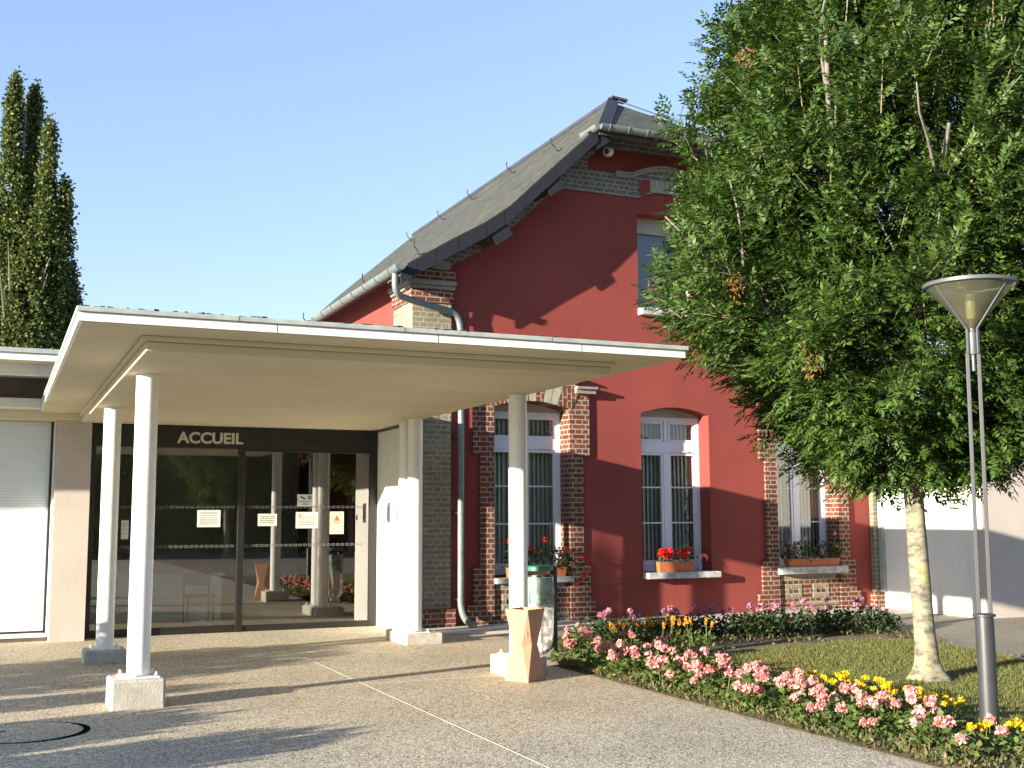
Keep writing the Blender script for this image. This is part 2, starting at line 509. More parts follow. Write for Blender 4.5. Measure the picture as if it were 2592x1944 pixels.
class MB:
    def __init__(s):
        s.v, s.f, s.uv = [], [], None

    def add(s, vs, fs):
        b = len(s.v)
        s.v += [tuple(x) for x in vs]
        s.f += [tuple(i + b for i in f) for f in fs]
        return s

    def box(s, x0, x1, y0, y1, z0, z1):
        vs = [(x, y, z) for z in (z0, z1) for y in (y0, y1) for x in (x0, x1)]
        return s.add(vs, [(0, 2, 3, 1), (4, 5, 7, 6), (0, 1, 5, 4), (2, 6, 7, 3), (0, 4, 6, 2), (1, 3, 7, 5)])

    def obox(s, c, ax, ay, az):
        c, ax, ay, az = map(Vector, (c, ax, ay, az))
        vs = [c + ax * i + ay * j + az * k for k in (-1, 1) for j in (-1, 1) for i in (-1, 1)]
        return s.add(vs, [(0, 2, 3, 1), (4, 5, 7, 6), (0, 1, 5, 4), (2, 6, 7, 3), (0, 4, 6, 2), (1, 3, 7, 5)])

    def bar(s, p, q, w, h=None, upv=(0, 0, 1)):
        p, q = Vector(p), Vector(q)
        d = (q - p)
        a = d.cross(Vector(upv))
        if a.length < 1e-6:
            a = d.cross(Vector((1, 0, 0)))
        a.normalize()
        b = a.cross(d).normalized()
        return s.obox((p + q) / 2, a * w / 2, d / 2, b * (h or w) / 2)

    def prism(s, poly, axis, a, b, holes=()):
        """poly in the two other axes (xz for axis y, xy for axis z, yz for axis x), extruded a..b with holes"""
        def P(u, v, w):
            return (w, u, v) if axis == 0 else ((u, w, v) if axis == 1 else (u, v, w))
        loops = [list(poly)] + [list(h) for h in holes]
        tris = tessellate_polygon([[Vector((u, v, 0)) for u, v in lp] for lp in loops])
        flat = [p for lp in loops for p in lp]
        n = len(flat)
        base = len(s.v)
        s.v += [P(u, v, a) for u, v in flat] + [P(u, v, b) for u, v in flat]
        for t in tris:
            s.f.append(tuple(base + i for i in t))
            s.f.append(tuple(base + n + i for i in reversed(t)))
        k = 0
        for lp in loops:
            L = len(lp)
            for i in range(L):
                j = (i + 1) % L
                s.f.append((base + k + i, base + k + j, base + n + k + j, base + n + k + i))
            k += L
        return s

    def tube(s, pts, r, n=10, caps=True, flat=1.0):
        pts = [Vector(p) for p in pts]
        rs = r if isinstance(r, (list, tuple)) else [r] * len(pts)
        base = len(s.v)
        prev = None
        for i, p in enumerate(pts):
            d = (pts[min(i + 1, len(pts) - 1)] - pts[max(i - 1, 0)]).normalized()
            if prev is None:
                a = d.cross(Vector((0.13, 0.21, 0.97)))
                if a.length < 0.05:
                    a = d.cross(Vector((1, 0, 0)))
                a.normalize()
            else:
                a = (prev - d * prev.dot(d)).normalized()
            prev = a
            b = d.cross(a)
            for k in range(n):
                t = 2 * math.pi * k / n
                s.v.append(tuple(p + (a * math.cos(t) + b * math.sin(t) * flat) * rs[i]))
        for i in range(len(pts) - 1):
            for k in range(n):
                j = (k + 1) % n
                s.f.append((base + i * n + k, base + i * n + j, base + (i + 1) * n + j, base + (i + 1) * n + k))
        if caps:
            s.f.append(tuple(base + k for k in reversed(range(n))))
            s.f.append(tuple(base + (len(pts) - 1) * n + k for k in range(n)))
        return s

    def lathe(s, prof, c, n=24, caps=True):
        base = len(s.v)
        for r, z in prof:
            for k in range(n):
                t = 2 * math.pi * k / n
                s.v.append((c[0] + r * math.cos(t), c[1] + r * math.sin(t), z))
        for i in range(len(prof) - 1):
            for k in range(n):
                j = (k + 1) % n
                s.f.append((base + i * n + k, base + i * n + j, base + (i + 1) * n + j, base + (i + 1) * n + k))
        if caps:
            s.f.append(tuple(base + k for k in reversed(range(n))))
            s.f.append(tuple(base + (len(prof) - 1) * n + k for k in range(n)))
        return s

    def build(s, name, mat, parent=None, smooth=False, bevel=0, fix=True, auto=None):
        me = bpy.data.meshes.new(name)
        me.from_pydata(s.v, [], s.f)
        if fix:
            bm = bmesh.new()
            bm.from_mesh(me)
            bmesh.ops.recalc_face_normals(bm, faces=bm.faces)
            bm.to_mesh(me)
            bm.free()
        if s.uv:
            ul = me.uv_layers.new(name="UVMap")
            for lp in me.loops:
                ul.data[lp.index].uv = s.uv(me.vertices[lp.vertex_index].co)
        me.materials.append(M[mat] if isinstance(mat, str) else mat)
        if smooth:
            for p in me.polygons:
                p.use_smooth = True
            if auto:
                me.set_sharp_from_angle(angle=R(auto))
        o = bpy.data.objects.new(name, me)
        COL.objects.link(o)
        put(o, parent)
        if bevel:
            md = o.modifiers.new("bevel", 'BEVEL')
            md.width = bevel
            md.segments = 2
            md.limit_method = 'ANGLE'
            md.angle_limit = R(40)
        return o


def part(name, mat, parent, *boxes, bevel=0.0):
    b = MB()
    for x in boxes:
        b.box(*x)
    return b.build(name, mat, parent, bevel=bevel)


def npmesh(name, verts, quads, mat, parent=None):
    """big foliage meshes straight from arrays (quads)"""
    me = bpy.data.meshes.new(name)
    nv, nf = len(verts), len(quads)
    me.vertices.add(nv)
    me.vertices.foreach_set("co", np.asarray(verts, np.float32).ravel())
    me.loops.add(nf * 4)
    me.loops.foreach_set("vertex_index", np.asarray(quads, np.int32).ravel())
    me.polygons.add(nf)
    me.polygons.foreach_set("loop_start", np.arange(0, nf * 4, 4, dtype=np.int32))
    me.polygons.foreach_set("loop_total", np.full(nf, 4, np.int32))
    me.update(calc_edges=True)
    me.materials.append(M[mat])
    o = bpy.data.objects.new(name, me)
    COL.objects.link(o)
    put(o, parent)
    return o


def unit(a):
    return a / np.maximum(np.linalg.norm(a, axis=-1, keepdims=True), 1e-9)


def leaves(pos, d, nrm, L, W, wid=0.42, fold=0.0):
    """one rhombus leaf per row: from pos along d, flat side along nrm"""
    d = unit(d)
    s = unit(np.cross(d, nrm))
    n = np.cross(s, d)
    L = np.broadcast_to(np.asarray(L), (len(pos),))[:, None]
    W = np.broadcast_to(np.asarray(W), (len(pos),))[:, None]
    a = pos
    mid = pos + d * L * wid + n * L * fold
    v = np.stack([a, mid + s * W / 2, pos + d * L, mid - s * W / 2], 1).reshape(-1, 3)
    q = np.arange(len(pos) * 4).reshape(-1, 4)
    return v, q


def copy_tree(o, parent=None):
    c = o.copy()
    COL.objects.link(c)
    if parent:
        c.parent = parent
    for ch in [x for x in bpy.data.objects if x.parent == o]:
        copy_tree(ch, c)
    return c


def kids(o):
    return [x for x in bpy.data.objects if x.parent == o]


def copy_thing(o, kds, loc, label=None, rz=0.0, sc=1.0, group=None):
    c = o.copy()
    COL.objects.link(c)
    c.location = loc
    c.rotation_euler = (0, 0, rz)
    c.scale = (sc, sc, sc) if not isinstance(sc, tuple) else sc
    if label: c['label'] = label
    if group: c['group'] = group
    for k in kds:
        d = k.copy()
        COL.objects.link(d)
        d.parent = c
        d.matrix_parent_inverse = k.matrix_parent_inverse.copy()
    return c


# ================================================================== GROUND
def sheet(name, poly, z, mat, thick=0.02, kind='structure'):
    o = MB().prism(poly, 2, z - thick, z).build(name, mat)
    return tag(o, kind=kind)


sheet('ground', [(-400, -400), (400, -400), (400, 400), (-400, 400)], -0.03, 'field', 0.3)
sheet('pavement', [(-30, -14), (5.70, -14), (5.70, 11.65), (6.3, 12.02), (6.4, 13.4), (6.4, 15.1), (5.65, 17.1), (-30, 17.1)], 0.0, 'pave')
sheet('path', [(5.70, -14), (40, -14), (40, 16.3), (6.0, 16.3), (6.4, 15.1), (6.4, 13.4), (6.3, 12.02), (5.70, 11.65)], -0.004, 'path')
BED = [(5.72, 1.0), (5.72, 11.63), (6.28, 12.0), (6.5, 13.55), (7.0, 13.9), (11.6, 13.55), (11.85, 12.7), (11.35, 11.7),
       (11.05, 10.8), (10.75, 9.7), (10.45, 8), (10.25, 5), (10.1, 1)]
sheet('flower_bed', BED, 0.0015, 'soil', 0.05)
LAWN = [(7.15, 1.1), (7.15, 9.4), (7.0, 10.3), (6.9, 10.9), (7.6, 11.2), (8.2, 11.7), (9.2, 12.05), (10.7, 12.2), (11.2, 11.65),
        (10.95, 10.8), (10.65, 9.7), (10.35, 8), (10.15, 5), (10.0, 1.1)]
sheet('lawn', LAWN, 0.007, 'turf', 0.05)
sheet('cement_apron', [(5.6, 15.15), (14.4, 15.15), (14.4, 16.25), (5.6, 16.25)], 0.03, 'apron', 0.05)
sheet('paving_joint', [(3.395, -5), (3.403, -5), (3.403, 13.9), (3.395, 13.9)], 0.003, 'joint', 0.002)
sheet('paving_joint', [(3.41, 11.2), (5.69, 11.2), (5.69, 11.206), (3.41, 11.206)], 0.003, 'joint', 0.002)


def in_poly(x, y, poly):
    ins = np.zeros(len(x), bool)
    n = len(poly)
    for i in range(n):
        x1, y1 = poly[i]
        x2, y2 = poly[(i + 1) % n]
        c = ((y1 > y) != (y2 > y)) & (x < (x2 - x1) * (y - y1) / (y2 - y1 + 1e-12) + x1)
        ins ^= c
    return ins


# ================================================================== RED BUILDING
YF = 16.2
bld = thing('red_building', 'old red rendered gable building with brick window surrounds and slate roof', 'building', (10.2, 22, 0))
XL, XR = 5.65, 14.83
RIDGE_X, RIDGE_Z = 9.9, 9.16
prof = [(5.17, 5.235), (5.5, 5.44), (5.9, 5.69), (6.5, 6.04), (6.9, 6.33), (7.4, 6.81), (8.43, 7.78), (RIDGE_X, RIDGE_Z)]
kv = 15.58 / 15.45
prof = [(x * kv, 1.65 + (z - 1.65) * kv) for x, z in prof[:-1]] + prof[-1:]
W_R = 15.25
profR = [(RIDGE_X + (RIDGE_X - x) * (W_R - RIDGE_X) / (RIDGE_X - 5.17), z) for x, z in prof]


def arc(x0, x1, z0, rise, n=12):
    return [(x0 + (x1 - x0) * i / n, z0 + rise * math.sin(math.pi * i / n) ** 0.9) for i in range(n + 1)]


def win_hole(x0, x1, zb, zs, rise):
    top = arc(x0, x1, zs, rise)
    return [(x0, zb)] + top + [(x1, zb)]


WINS = [(6.94, 8.25), (9.58, 10.90), (12.24, 13.55)]
ZB, ZS, RISE = 0.72, 3.33, 0.11
HB = 0.03
holes = [win_hole(a - HB * (k != 1), b + HB * (k != 1), ZB, ZS + HB * (k != 1), RISE) for k, (a, b) in enumerate(WINS)]
UPX0, UPX1, UPZ0, UPZ1 = 9.57, 10.75, 5.06, 6.69
holes.append([(UPX0, UPZ0), (UPX0, UPZ1), (UPX1, UPZ1), (UPX1, UPZ0)])
und = 0.16
topline = [(XL, 5.36)] + [(x, z - und) for x, z in prof[2:7]] + [(x, z - und) for x, z in reversed(profR[2:7])][0:0]
def zroof(x, p=prof):
    return float(np.interp(x, [q[0] for q in p], [q[1] for q in p]))


XT, ZT = 8.97, 8.12
XTR = RIDGE_X + (RIDGE_X - XT) * (W_R - RIDGE_X) / (RIDGE_X - 5.17)
topline += [(XT, ZT), (XTR, ZT)]
topline += [(profR[6][0], profR[6][1] - und)] + [(x, z - und) for x, z in reversed(profR[2:6])] + [(XR, 5.36)]
outer = [(XL, 0.0)] + topline + [(XR, 0.0)]
MB().prism(outer, 1, YF, YF + 0.42, holes).build('gable_wall', 'red', bld)
part('side_wall', 'red', bld, (XL, XL + 0.3, YF + 0.422, 30, 0, 5.5))
part('rear_wall', 'red', bld, (XL + 0.302, XR - 0.302, 29.7, 30, 0, 5.4), (XR - 0.3, XR, YF + 0.422, 30, 0, 5.5))
part('inner_floor', 'innerfloor', bld, (XL + 0.31, XR - 0.31, YF + 0.43, 29.6, 4.2, 4.4))


# roof ----------------------------------------------------------------
YV, YB = 15.58, 30.7
APY, APYB = 17.64, 28.5


def roof_side(pr_, sgn):
    b = MB()
    n = len(pr_)
    fr = [(x, YV, z) for x, z in pr_[:-1]] + [(RIDGE_X, APY, RIDGE_Z)]
    bk = [(x, YB, z) for x, z in pr_[:-1]] + [(RIDGE_X, APYB, RIDGE_Z)]
    vs = fr + bk
    fs = [(i, i + 1, n + i + 1, n + i) for i in range(n - 1)]
    th = [(x, y, z - 0.09) for x, y, z in vs]
    m_ = 2 * n
    fs2 = [tuple(m_ + i for i in reversed(f)) for f in fs]
    ed = [(i, i + 1, m_ + i + 1, m_ + i) for i in range(n - 1)] + [(n + i, n + i + 1, m_ + n + i + 1, m_ + n + i) for i in range(n - 1)]
    ed.append((0, n, m_ + n, m_))
    b.add(vs + th, fs + fs2 + ed)
    s = [0.0]
    for (xa, za), (xb, zb) in zip(pr_, pr_[1:]):
        s.append(s[-1] + math.hypot(xb - xa, zb - za))
    xs = [p[0] * sgn for p in pr_]
    b.uv = lambda co: (co.y, float(np.interp(co.x * sgn, xs, s)))
    return b


roof = roof_side(prof, 1).build('roof', 'slate', bld)
roofr = roof_side(profR, -1).build('roof', 'slate', bld)
xl_, xr_ = prof[6][0], profR[6][0]
zh = prof[6][1]
hb = MB()
hv = [(xl_ - 0.02, YV - 0.1, zh - 0.035), (xr_ + 0.02, YV - 0.1, zh - 0.035), (RIDGE_X, APY, RIDGE_Z)]
hb.add(hv + [(x, y, z - 0.08) for x, y, z in hv], [(0, 1, 2), (5, 4, 3), (0, 3, 4, 1), (1, 4, 5, 2), (2, 5, 3, 0)])
hb.uv = lambda co: (co.x, co.y * 1.13)
hb.build('hipped_gable', 'slate', bld)
hb = MB()
hv = [(xl_, YB, zh), (xr_, YB, zh), (RIDGE_X, APYB, RIDGE_Z)]
hb.add(hv + [(x, y, z - 0.08) for x, y, z in hv], [(2, 1, 0), (3, 4, 5), (0, 3, 4, 1), (1, 4, 5, 2), (2, 5, 3, 0)])
hb.uv = lambda co: (co.x, co.y * 1.13)
hb.build('hipped_gable', 'slate', bld)
# ridge and hip flashing
rb = MB()
rb.tube([(RIDGE_X, APY - 0.12, RIDGE_Z + 0.01), (RIDGE_X, APYB, RIDGE_Z + 0.01)], 0.055, 8)
rb.obox((RIDGE_X + 0.1, APY - 0.1, RIDGE_Z + 0.02), (0.16, 0, -0.012), (0, 0.09, 0), (0, 0, 0.02))
rb.build('ridge_cap', 'zincdull', bld)


def flash(p, q, w, name='hip_flashing'):
    p, q = Vector(p), Vector(q)
    b = MB()
    d = (q - p).normalized()
    side = Vector((1, 0.15, -0.1))
    side = (side - d * side.dot(d)).normalized()
    n_ = d.cross(side)
    if n_.z < 0: n_ = -n_
    b.obox((p + q) / 2 + n_ * 0.02, side * w, (q - p) / 2, n_ * 0.012)
    return b.build(name, 'zincdull', bld)


flash((xl_ + 0.06, YV - 0.1, zh - 0.02), (RIDGE_X + 0.02, APY - 0.08, RIDGE_Z), 0.10)
flash((xr_ - 0.02, YV - 0.1, zh - 0.02), (RIDGE_X + 0.06, APY - 0.08, RIDGE_Z), 0.025)

# verge boards clad in slate, following the curved profile
for pr_ in (prof, profR):
    pts = pr_[:7]
    poly = [(x, z - 0.015) for x, z in pts] + [(x, z - 0.25) for x, z in reversed(pts)]
    vb = MB().prism(poly, 1, YV - 0.035, YV - 0.003).build('verge_board', 'slateblue', bld)
    for k in range(1, 8):
        t = k / 8 * 6
        i = int(t)
        x = pts[i][0] + (pts[i + 1][0] - pts[i][0]) * (t - i)
        z = pts[i][1] + (pts[i + 1][1] - pts[i][1]) * (t - i)
        part('cladding_joint', 'black', vb, (x - 0.003, x + 0.003, YV - 0.037, YV - 0.034, z - 0.25, z - 0.03))
    poly = [(x, z - 0.10) for x, z in pts] + [(x, z - 0.13) for x, z in reversed(pts)]
    MB().prism(poly, 1, YV, YF - 0.002).build('verge_soffit', 'timber', bld)
# purlin ends
for x, z in ((6.79, 5.955), (7.70, 6.82), (8.54, 7.68)):
    for xx in (x, RIDGE_X + (RIDGE_X - x) * (W_R - RIDGE_X) / (RIDGE_X - 5.17)):
        p = MB().obox((xx, (YV + YF) / 2 + 0.03, z), (0.10, 0, 0.06), (0, (YF - YV) / 2 - 0.02, 0), (-0.07, 0, 0.10)).build('purlin_end', 'timber', bld)
        MB().obox((xx, YV - 0.006, z), (0.13, 0, 0.09), (0, 0.012, 0), (-0.085, 0, 0.13)).build('purlin_cladding', 'slateblue', p)
# boarding and fascia under the hipped end, sloping with it
hz = lambda y: zh - 0.035 + (y - (YV - 0.1)) * (RIDGE_Z - zh + 0.035) / (APY - YV + 0.1)
b = MB()
vs = [(xl_ + 0.0, YV - 0.08, hz(YV - 0.08) - 0.105), (xr_, YV - 0.08, hz(YV - 0.08) - 0.105), (XTR - 0.1, YF - 0.004, hz(YF) - 0.105), (XT + 0.05, YF - 0.004, hz(YF) - 0.105)]
b.add(vs + [(x, y, z + 0.02) for x, y, z in vs], [(3, 2, 1, 0), (4, 5, 6, 7), (0, 1, 5, 4), (1, 2, 6, 5), (2, 3, 7, 6), (3, 0, 4, 7)])
b.build('hip_boarding', 'timber', bld)
part('hip_fascia', 'timber', bld, (xl_ - 0.02, xr_ + 0.02, YV - 0.115, YV - 0.085, zh - 0.16, zh - 0.045))


def gutter(p, q, r, name='gutter', rings=0):
    p, q = Vector(p), Vector(q)
    d = (q - p).normalized()
    a = d.cross(Vector((0, 0, 1))).normalized()
    b = MB()
    n = 10
    vs, fs = [], []
    for c in (p, q):
        for rr in (r, r - 0.008):
            for k in range(n + 1):
                t = math.pi * k / n
                vs.append(c + a * math.cos(t) * rr - Vector((0, 0, 1)) * math.sin(t) * rr)
    N = n + 1
    for k in range(n):
        fs.append((k, k + 1, 2 * N + k + 1, 2 * N + k))
        fs.append((N + k, 3 * N + k, 3 * N + k + 1, N + k + 1))
        fs.append((k, N + k, N + k + 1, k + 1))
        fs.append((2 * N + k, 2 * N + k + 1, 3 * N + k + 1, 3 * N + k))
    for k in (0, n):
        fs.append((k, 2 * N + k, 3 * N + k, N + k))
    b.add(vs, fs)
    b.tube([p + a * r, q + a * r], 0.014, 6)
    b.add([p] + [vs[k] for k in range(N)], [tuple([0] + [1 + k, 2 + k]) for k in range(n)])
    b.add([q] + [vs[2 * N + k] for k in range(N)], [tuple([0] + [1 + k, 2 + k]) for k in range(n)])
    g = b.build(name, 'zinc', bld, smooth=True, auto=40)
    L = (q - p).length
    for i in range(rings):
        c = p + d * L * (i + 0.6) / rings
        rbm = MB()
        rbm.tube([c + a * math.cos(math.pi * k / 8) * (r + 0.006) - Vector((0, 0, 1)) * math.sin(math.pi * k / 8) * (r + 0.006) for k in range(9)], 0.009, 6)
        rbm.build('gutter_bracket', 'lamp_light', g)
    return g


gutter((5.17, 15.42, 5.27), (5.17, 30.6, 5.25), 0.085, rings=24)
gutter((xr_ + 0.05, YV - 0.2, zh - 0.03), (xl_ - 0.05, YV - 0.2, zh - 0.03), 0.085, rings=9)
gutter((xl_ - 0.06, YV - 0.2, zh - 0.03), (xl_ - 0.06, YV + 0.35, zh - 0.03), 0.085)


def bend(pts, r, n=5):
    """round the corners of a polyline"""
    pts = [Vector(p) for p in pts]
    out = [pts[0]]
    for a, b, c in zip(pts, pts[1:], pts[2:]):
        d1, d2 = (a - b), (c - b)
        k = min(r, d1.length * 0.49, d2.length * 0.49)
        p1, p2 = b + d1.normalized() * k, b + d2.normalized() * k
        for i in range(n + 1):
            t = i / n
            out.append(p1 * (1 - t) ** 2 + b * 2 * t * (1 - t) + p2 * t * t)
    out.append(pts[-1])
    return out


dp = MB().tube(bend([(5.18, 15.72, 5.21), (5.19, 15.74, 4.89), (5.45, 15.9, 4.86), (6.31, 16.06, 4.73), (6.36, 16.07, 4.4),
                     (6.36, 16.07, 0.3), (6.38, 15.97, 0.14), (6.42, 15.68, 0.05)], 0.16), 0.05, 14).build('downpipe', 'zinc', bld, smooth=True, auto=50)
for z in (4.35, 2.85, 1.7, 0.42):
    cb_ = MB()
    cb_.tube([(6.36, 16.07, z - 0.012), (6.36, 16.07, z + 0.012)], 0.058, 14)
    cb_.box(6.28, 6.44, 16.12, 16.2, z - 0.01, z + 0.01)
    cb_.build('pipe_clamp', 'zinc', dp)
# snow hooks on the slope
hooks = [(8.5, 16.93), (9.25, 20.5), (9.28, 22.7), (9.22, 24.4), (9.28, 26.8), (5.6, 15.75), (5.6, 18.4), (5.6, 22.5)]
for x, y in hooks:
    z = zroof(x)
    sl = 0.93 if x > 6.9 else 0.62
    k = 1 / math.hypot(1, sl)
    u_ = Vector((k, 0, sl * k))
    n_ = Vector((-sl * k, 0, k))
    c = Vector((x, y, z))
    MB().tube(bend([c + u_ * 0.08 + n_ * 0.01, c + u_ * 0.0 + n_ * 0.015, c - u_ * 0.04 + n_ * 0.05, c - u_ * 0.01 + n_ * 0.11, c - u_ * 0.04 + n_ * 0.17, c + u_ * 0.03 + n_ * 0.27], 0.035, 3),
              0.011, 6).build('roof_hook', 'iron', bld)

# brick pilasters, bases and capitals -----------------------------------
for xa, xb, ys in ((5.58, 6.21, 17.0), (14.28, 14.9, 16.5)):
    pl = part('pilaster', 'greybrick', bld, (xa, xb, 16.10, YF - 0.002, 0.29, 4.88), (xa, XL - 0.002, YF, ys, 0.29, 4.88) if xa < 6 else (XR + 0.002, xb, YF, ys, 0.29, 4.88))
    part('pilaster_base', 'redbrick', pl, (xa - 0.06, xb + 0.06, 16.04, YF - 0.004, 0.0, 0.287))
    b = MB()
    b.box(xa - 0.03, xb + 0.03, 16.07, YF - 0.004, 4.883, 5.08)
    b.box(xa - 0.09, xb + 0.04, 16.02, YF - 0.004, 5.22, 5.38)
    if xa < 6:
        b.box(xa - 0.03, XL - 0.004, YF, ys, 4.883, 5.08)
        b.box(xa - 0.09, XL - 0.004, YF, ys, 5.22, 5.30)
    b.build('capital', 'redbrick', pl)
    part('capital_moulding', 'moulding', pl, (xa - 0.06, xb + 0.05, 16.045, YF - 0.004, 5.083, 5.14), (xa - 0.10, xb + 0.06, 16.0, YF - 0.004, 5.143, 5.217),
         *([(xa - 0.06, XL - 0.004, YF, ys, 5.083, 5.14), (xa - 0.10, XL - 0.004, YF, ys, 5.143, 5.217)] if xa < 6 else []), bevel=0.012)
part('roof_corbel', 'moulding', bld, (5.86, 6.12, 15.92, YF - 0.004, 5.385, 5.5))

# grey brick rake band, horizontal band, arch and top band ---------------
rake = [(6.24, 5.40), (6.24, 5.5), (6.81, 5.82), (7.21, 6.15), (7.91, 6.80), (8.1, 6.94)]
lo = [(x, z) for x, z in rake]
hi_ = [(x, z - 0.165) for x, z in prof[2:7]]
cx = 10.1


def mir(pts):
    return [(RIDGE_X + (RIDGE_X - x) * (W_R - RIDGE_X) / (RIDGE_X - 5.17), z) for x, z in pts]


left = [(5.9, 5.50)] + hi_[1:5] + [(XT, ZT - 0.01)]
arch_lo = [(cx - 0.52, 6.94)] + [(cx - 0.52 + 1.04 * i / 12, 6.94 + 0.15 * math.sin(math.pi * i / 12)) for i in range(1, 12)] + [(cx + 0.52, 6.94)]
rakeL = [(6.24, 5.42), (6.24, 5.5), (6.81, 5.82), (7.21, 6.15), (7.91, 6.80), (8.1, 6.94)]
outerb = left + list(reversed(mir(left))) + [p for p in reversed(mir(rakeL))][0:0]
outerb = left + list(reversed(mir(left))) + mir(rakeL) + list(reversed(arch_lo)) + list(reversed(rakeL))
pan = [(8.63, 7.32), (8.63, 7.50), (8.92, 7.73)]
archtop = [(9.12, 7.32)] + [(cx - 0.98 + 1.96 * i / 14, 7.33 + (0.21 * max(0, math.sin(math.pi * (i - 2) / 10)) if 2 <= i <= 12 else 0)) for i in range(0, 15)] + [(cx + 1.0, 7.32)]
XRp = mir([(8.63, 7.32)])[0][0]
hole1 = pan + [(XRp - 0.3, 7.73), (XRp, 7.50), (XRp, 7.32)] + list(reversed(archtop))
MB().prism(outerb, 1, YF - 0.045, YF - 0.002, [hole1]).build('brick_band', 'bandbrick', bld)
# hood mould over the small arch, fluted key blocks
hm = []
for i in range(0, 15):
    x = cx - 0.98 + 1.96 * i / 14
    hm.append((x, YF - 0.07, 7.27 + (0.19 * max(0, math.sin(math.pi * (i - 2) / 10)) if 2 <= i <= 12 else 0)))
b = MB()
for p, q in zip(hm, hm[1:]):
    b.bar(p, q, 0.10, 0.045)
    b.bar((p[0], p[1] - 0.02, p[2] + 0.04), (q[0], q[1] - 0.02, q[2] + 0.04), 0.12, 0.03)
b.build('hood_mould', 'moulding', bld)
for k, (xa, xb, mt) in enumerate(((cx - 0.50, cx - 0.30, 'red'), (cx - 0.29, cx + 0.29, 'paleblock'), (cx + 0.30, cx + 0.50, 'red'))):
    zz = lambda x: 0.15 * math.sin(math.pi * (x - cx + 0.52) / 1.04)
    poly = [(xa, 6.97 + zz(xa)), (xb, 6.97 + zz(xb)), (xb + 0.01, 7.20 + zz(xb) * 0.9), (xa - 0.01, 7.20 + zz(xa) * 0.9)]
    MB().prism(poly, 1, YF - 0.055, YF - 0.046).build('arch_block', mt, bld)
for k in range(7):
    b = MB()
    x = cx - 0.29 + 0.58 * k / 6
    b.box(x - 0.007, x + 0.007, YF - 0.059, YF - 0.056, 7.0 + 0.15 * math.sin(math.pi * (x - cx + 0.52) / 1.04), 7.18 + 0.12)
    b.build('arch_joint', 'moulding', bld)


# windows -----------------------------------------------------------------
def window(x0, x1, zb, zs, rise, sill, lower=True):
    y = YF + 0.3
    w = bpy.data.objects.new('window', None)
    COL.objects.link(w)
    w.location = ((x0 + x1) / 2, y, zb)
    w.parent = bld
    w.matrix_parent_inverse = Matrix.Translation(-bld.location)
    fw = 0.075
    xm = (x0 + x1) / 2
    f = MB()
    f.box(x0, x0 + fw, y, y + 0.07, zb, zs - 0.03)
    f.box(x1 - fw, x1, y, y + 0.07, zb, zs - 0.03)
    f.box(x0 + fw, x1 - fw, y, y + 0.07, zs - 0.10, zs - 0.03)
    f.box(x0 + fw, x1 - fw, y, y + 0.07, 2.70, 2.88)
    f.box(x0 + fw, x1 - fw, y, y + 0.07, zb, zb + 0.13)
    f.box(xm - 0.05, xm + 0.05, y + 0.004, y + 0.066, zb + 0.13, 2.70)
    f.box(xm - 0.035, xm + 0.035, y + 0.004, y + 0.066, 2.88, zs - 0.10)
    sash = []
    for a, c in ((x0 + fw, xm - 0.05), (xm + 0.05, x1 - fw)):
        for (za, zc) in ((zb + 0.13, 2.70), (2.88, zs - 0.10)):
            s_ = 0.045
            f.box(a, a + s_, y + 0.012, y + 0.06, za, zc)
            f.box(c - s_, c, y + 0.012, y + 0.06, za, zc)
            f.box(a + s_, c - s_, y + 0.012, y + 0.06, za, za + s_)
            f.box(a + s_, c - s_, y + 0.012, y + 0.06, zc - s_, zc)
            sash.append((a + s_, c - s_, za + s_, zc - s_))
        for z in (1.53, 2.12):
            f.box(a + 0.045, c - 0.045, y + 0.022, y + 0.05, z - 0.012, z + 0.012)
    f.box(xm + 0.1, xm + 0.45, y - 0.012, y + 0.003, 2.71, 2.735)
    f.build('frame', 'pvc', w, bevel=0.004)
    top = arc(x0, x1, zs, rise)
    MB().prism([(x0, zs - 0.028)] + top + [(x1, zs - 0.028)], 1, y + 0.01, y + 0.06).build('arched_panel', 'panel', w)
    for a, c, za, zc in sash:
        g = MB()
        g.add([(a, y + 0.036, za), (c, y + 0.036, za), (c, y + 0.036, zc), (a, y + 0.036, zc)], [(0, 1, 2, 3)])
        g.build('pane', 'glass', w, fix=False)
    bl = MB()
    for a, c in ((x0 + 0.05, x1 - 0.05),):
        nsl = int((c - a) / 0.075)
        for i in range(nsl):
            x = a + (i + 0.5) * (c - a) / nsl
            h = 0.5 * (c - a) / nsl * 1.1
            bl.add([(x - h, y + 0.13, zb + 0.05), (x + h, y + 0.18, zb + 0.05), (x + h, y + 0.18, zs - 0.05), (x - h, y + 0.13, zs - 0.05)], [(0, 1, 2, 3)])
    bl.build('blind', 'blind', w)
    part('room_back', 'inner', w, (x0 - 0.3, x1 + 0.3, y + 0.9, y + 0.92, zb - 0.3, zs + 0.4))
    part('sill', 'sillstone', w, sill, bevel=0.012)
    return w


SILLS = [(6.94, 8.26, 16.06, YF + 0.3, 0.63, 0.715), (9.575, 10.97, 16.02, YF + 0.3, 0.635, 0.735), (12.2, 13.62, 16.02, YF + 0.3, 0.645, 0.765)]
for (a, b_), s_ in zip(WINS, SILLS):
    window(a, b_, ZB + 0.02, ZS, RISE, s_)
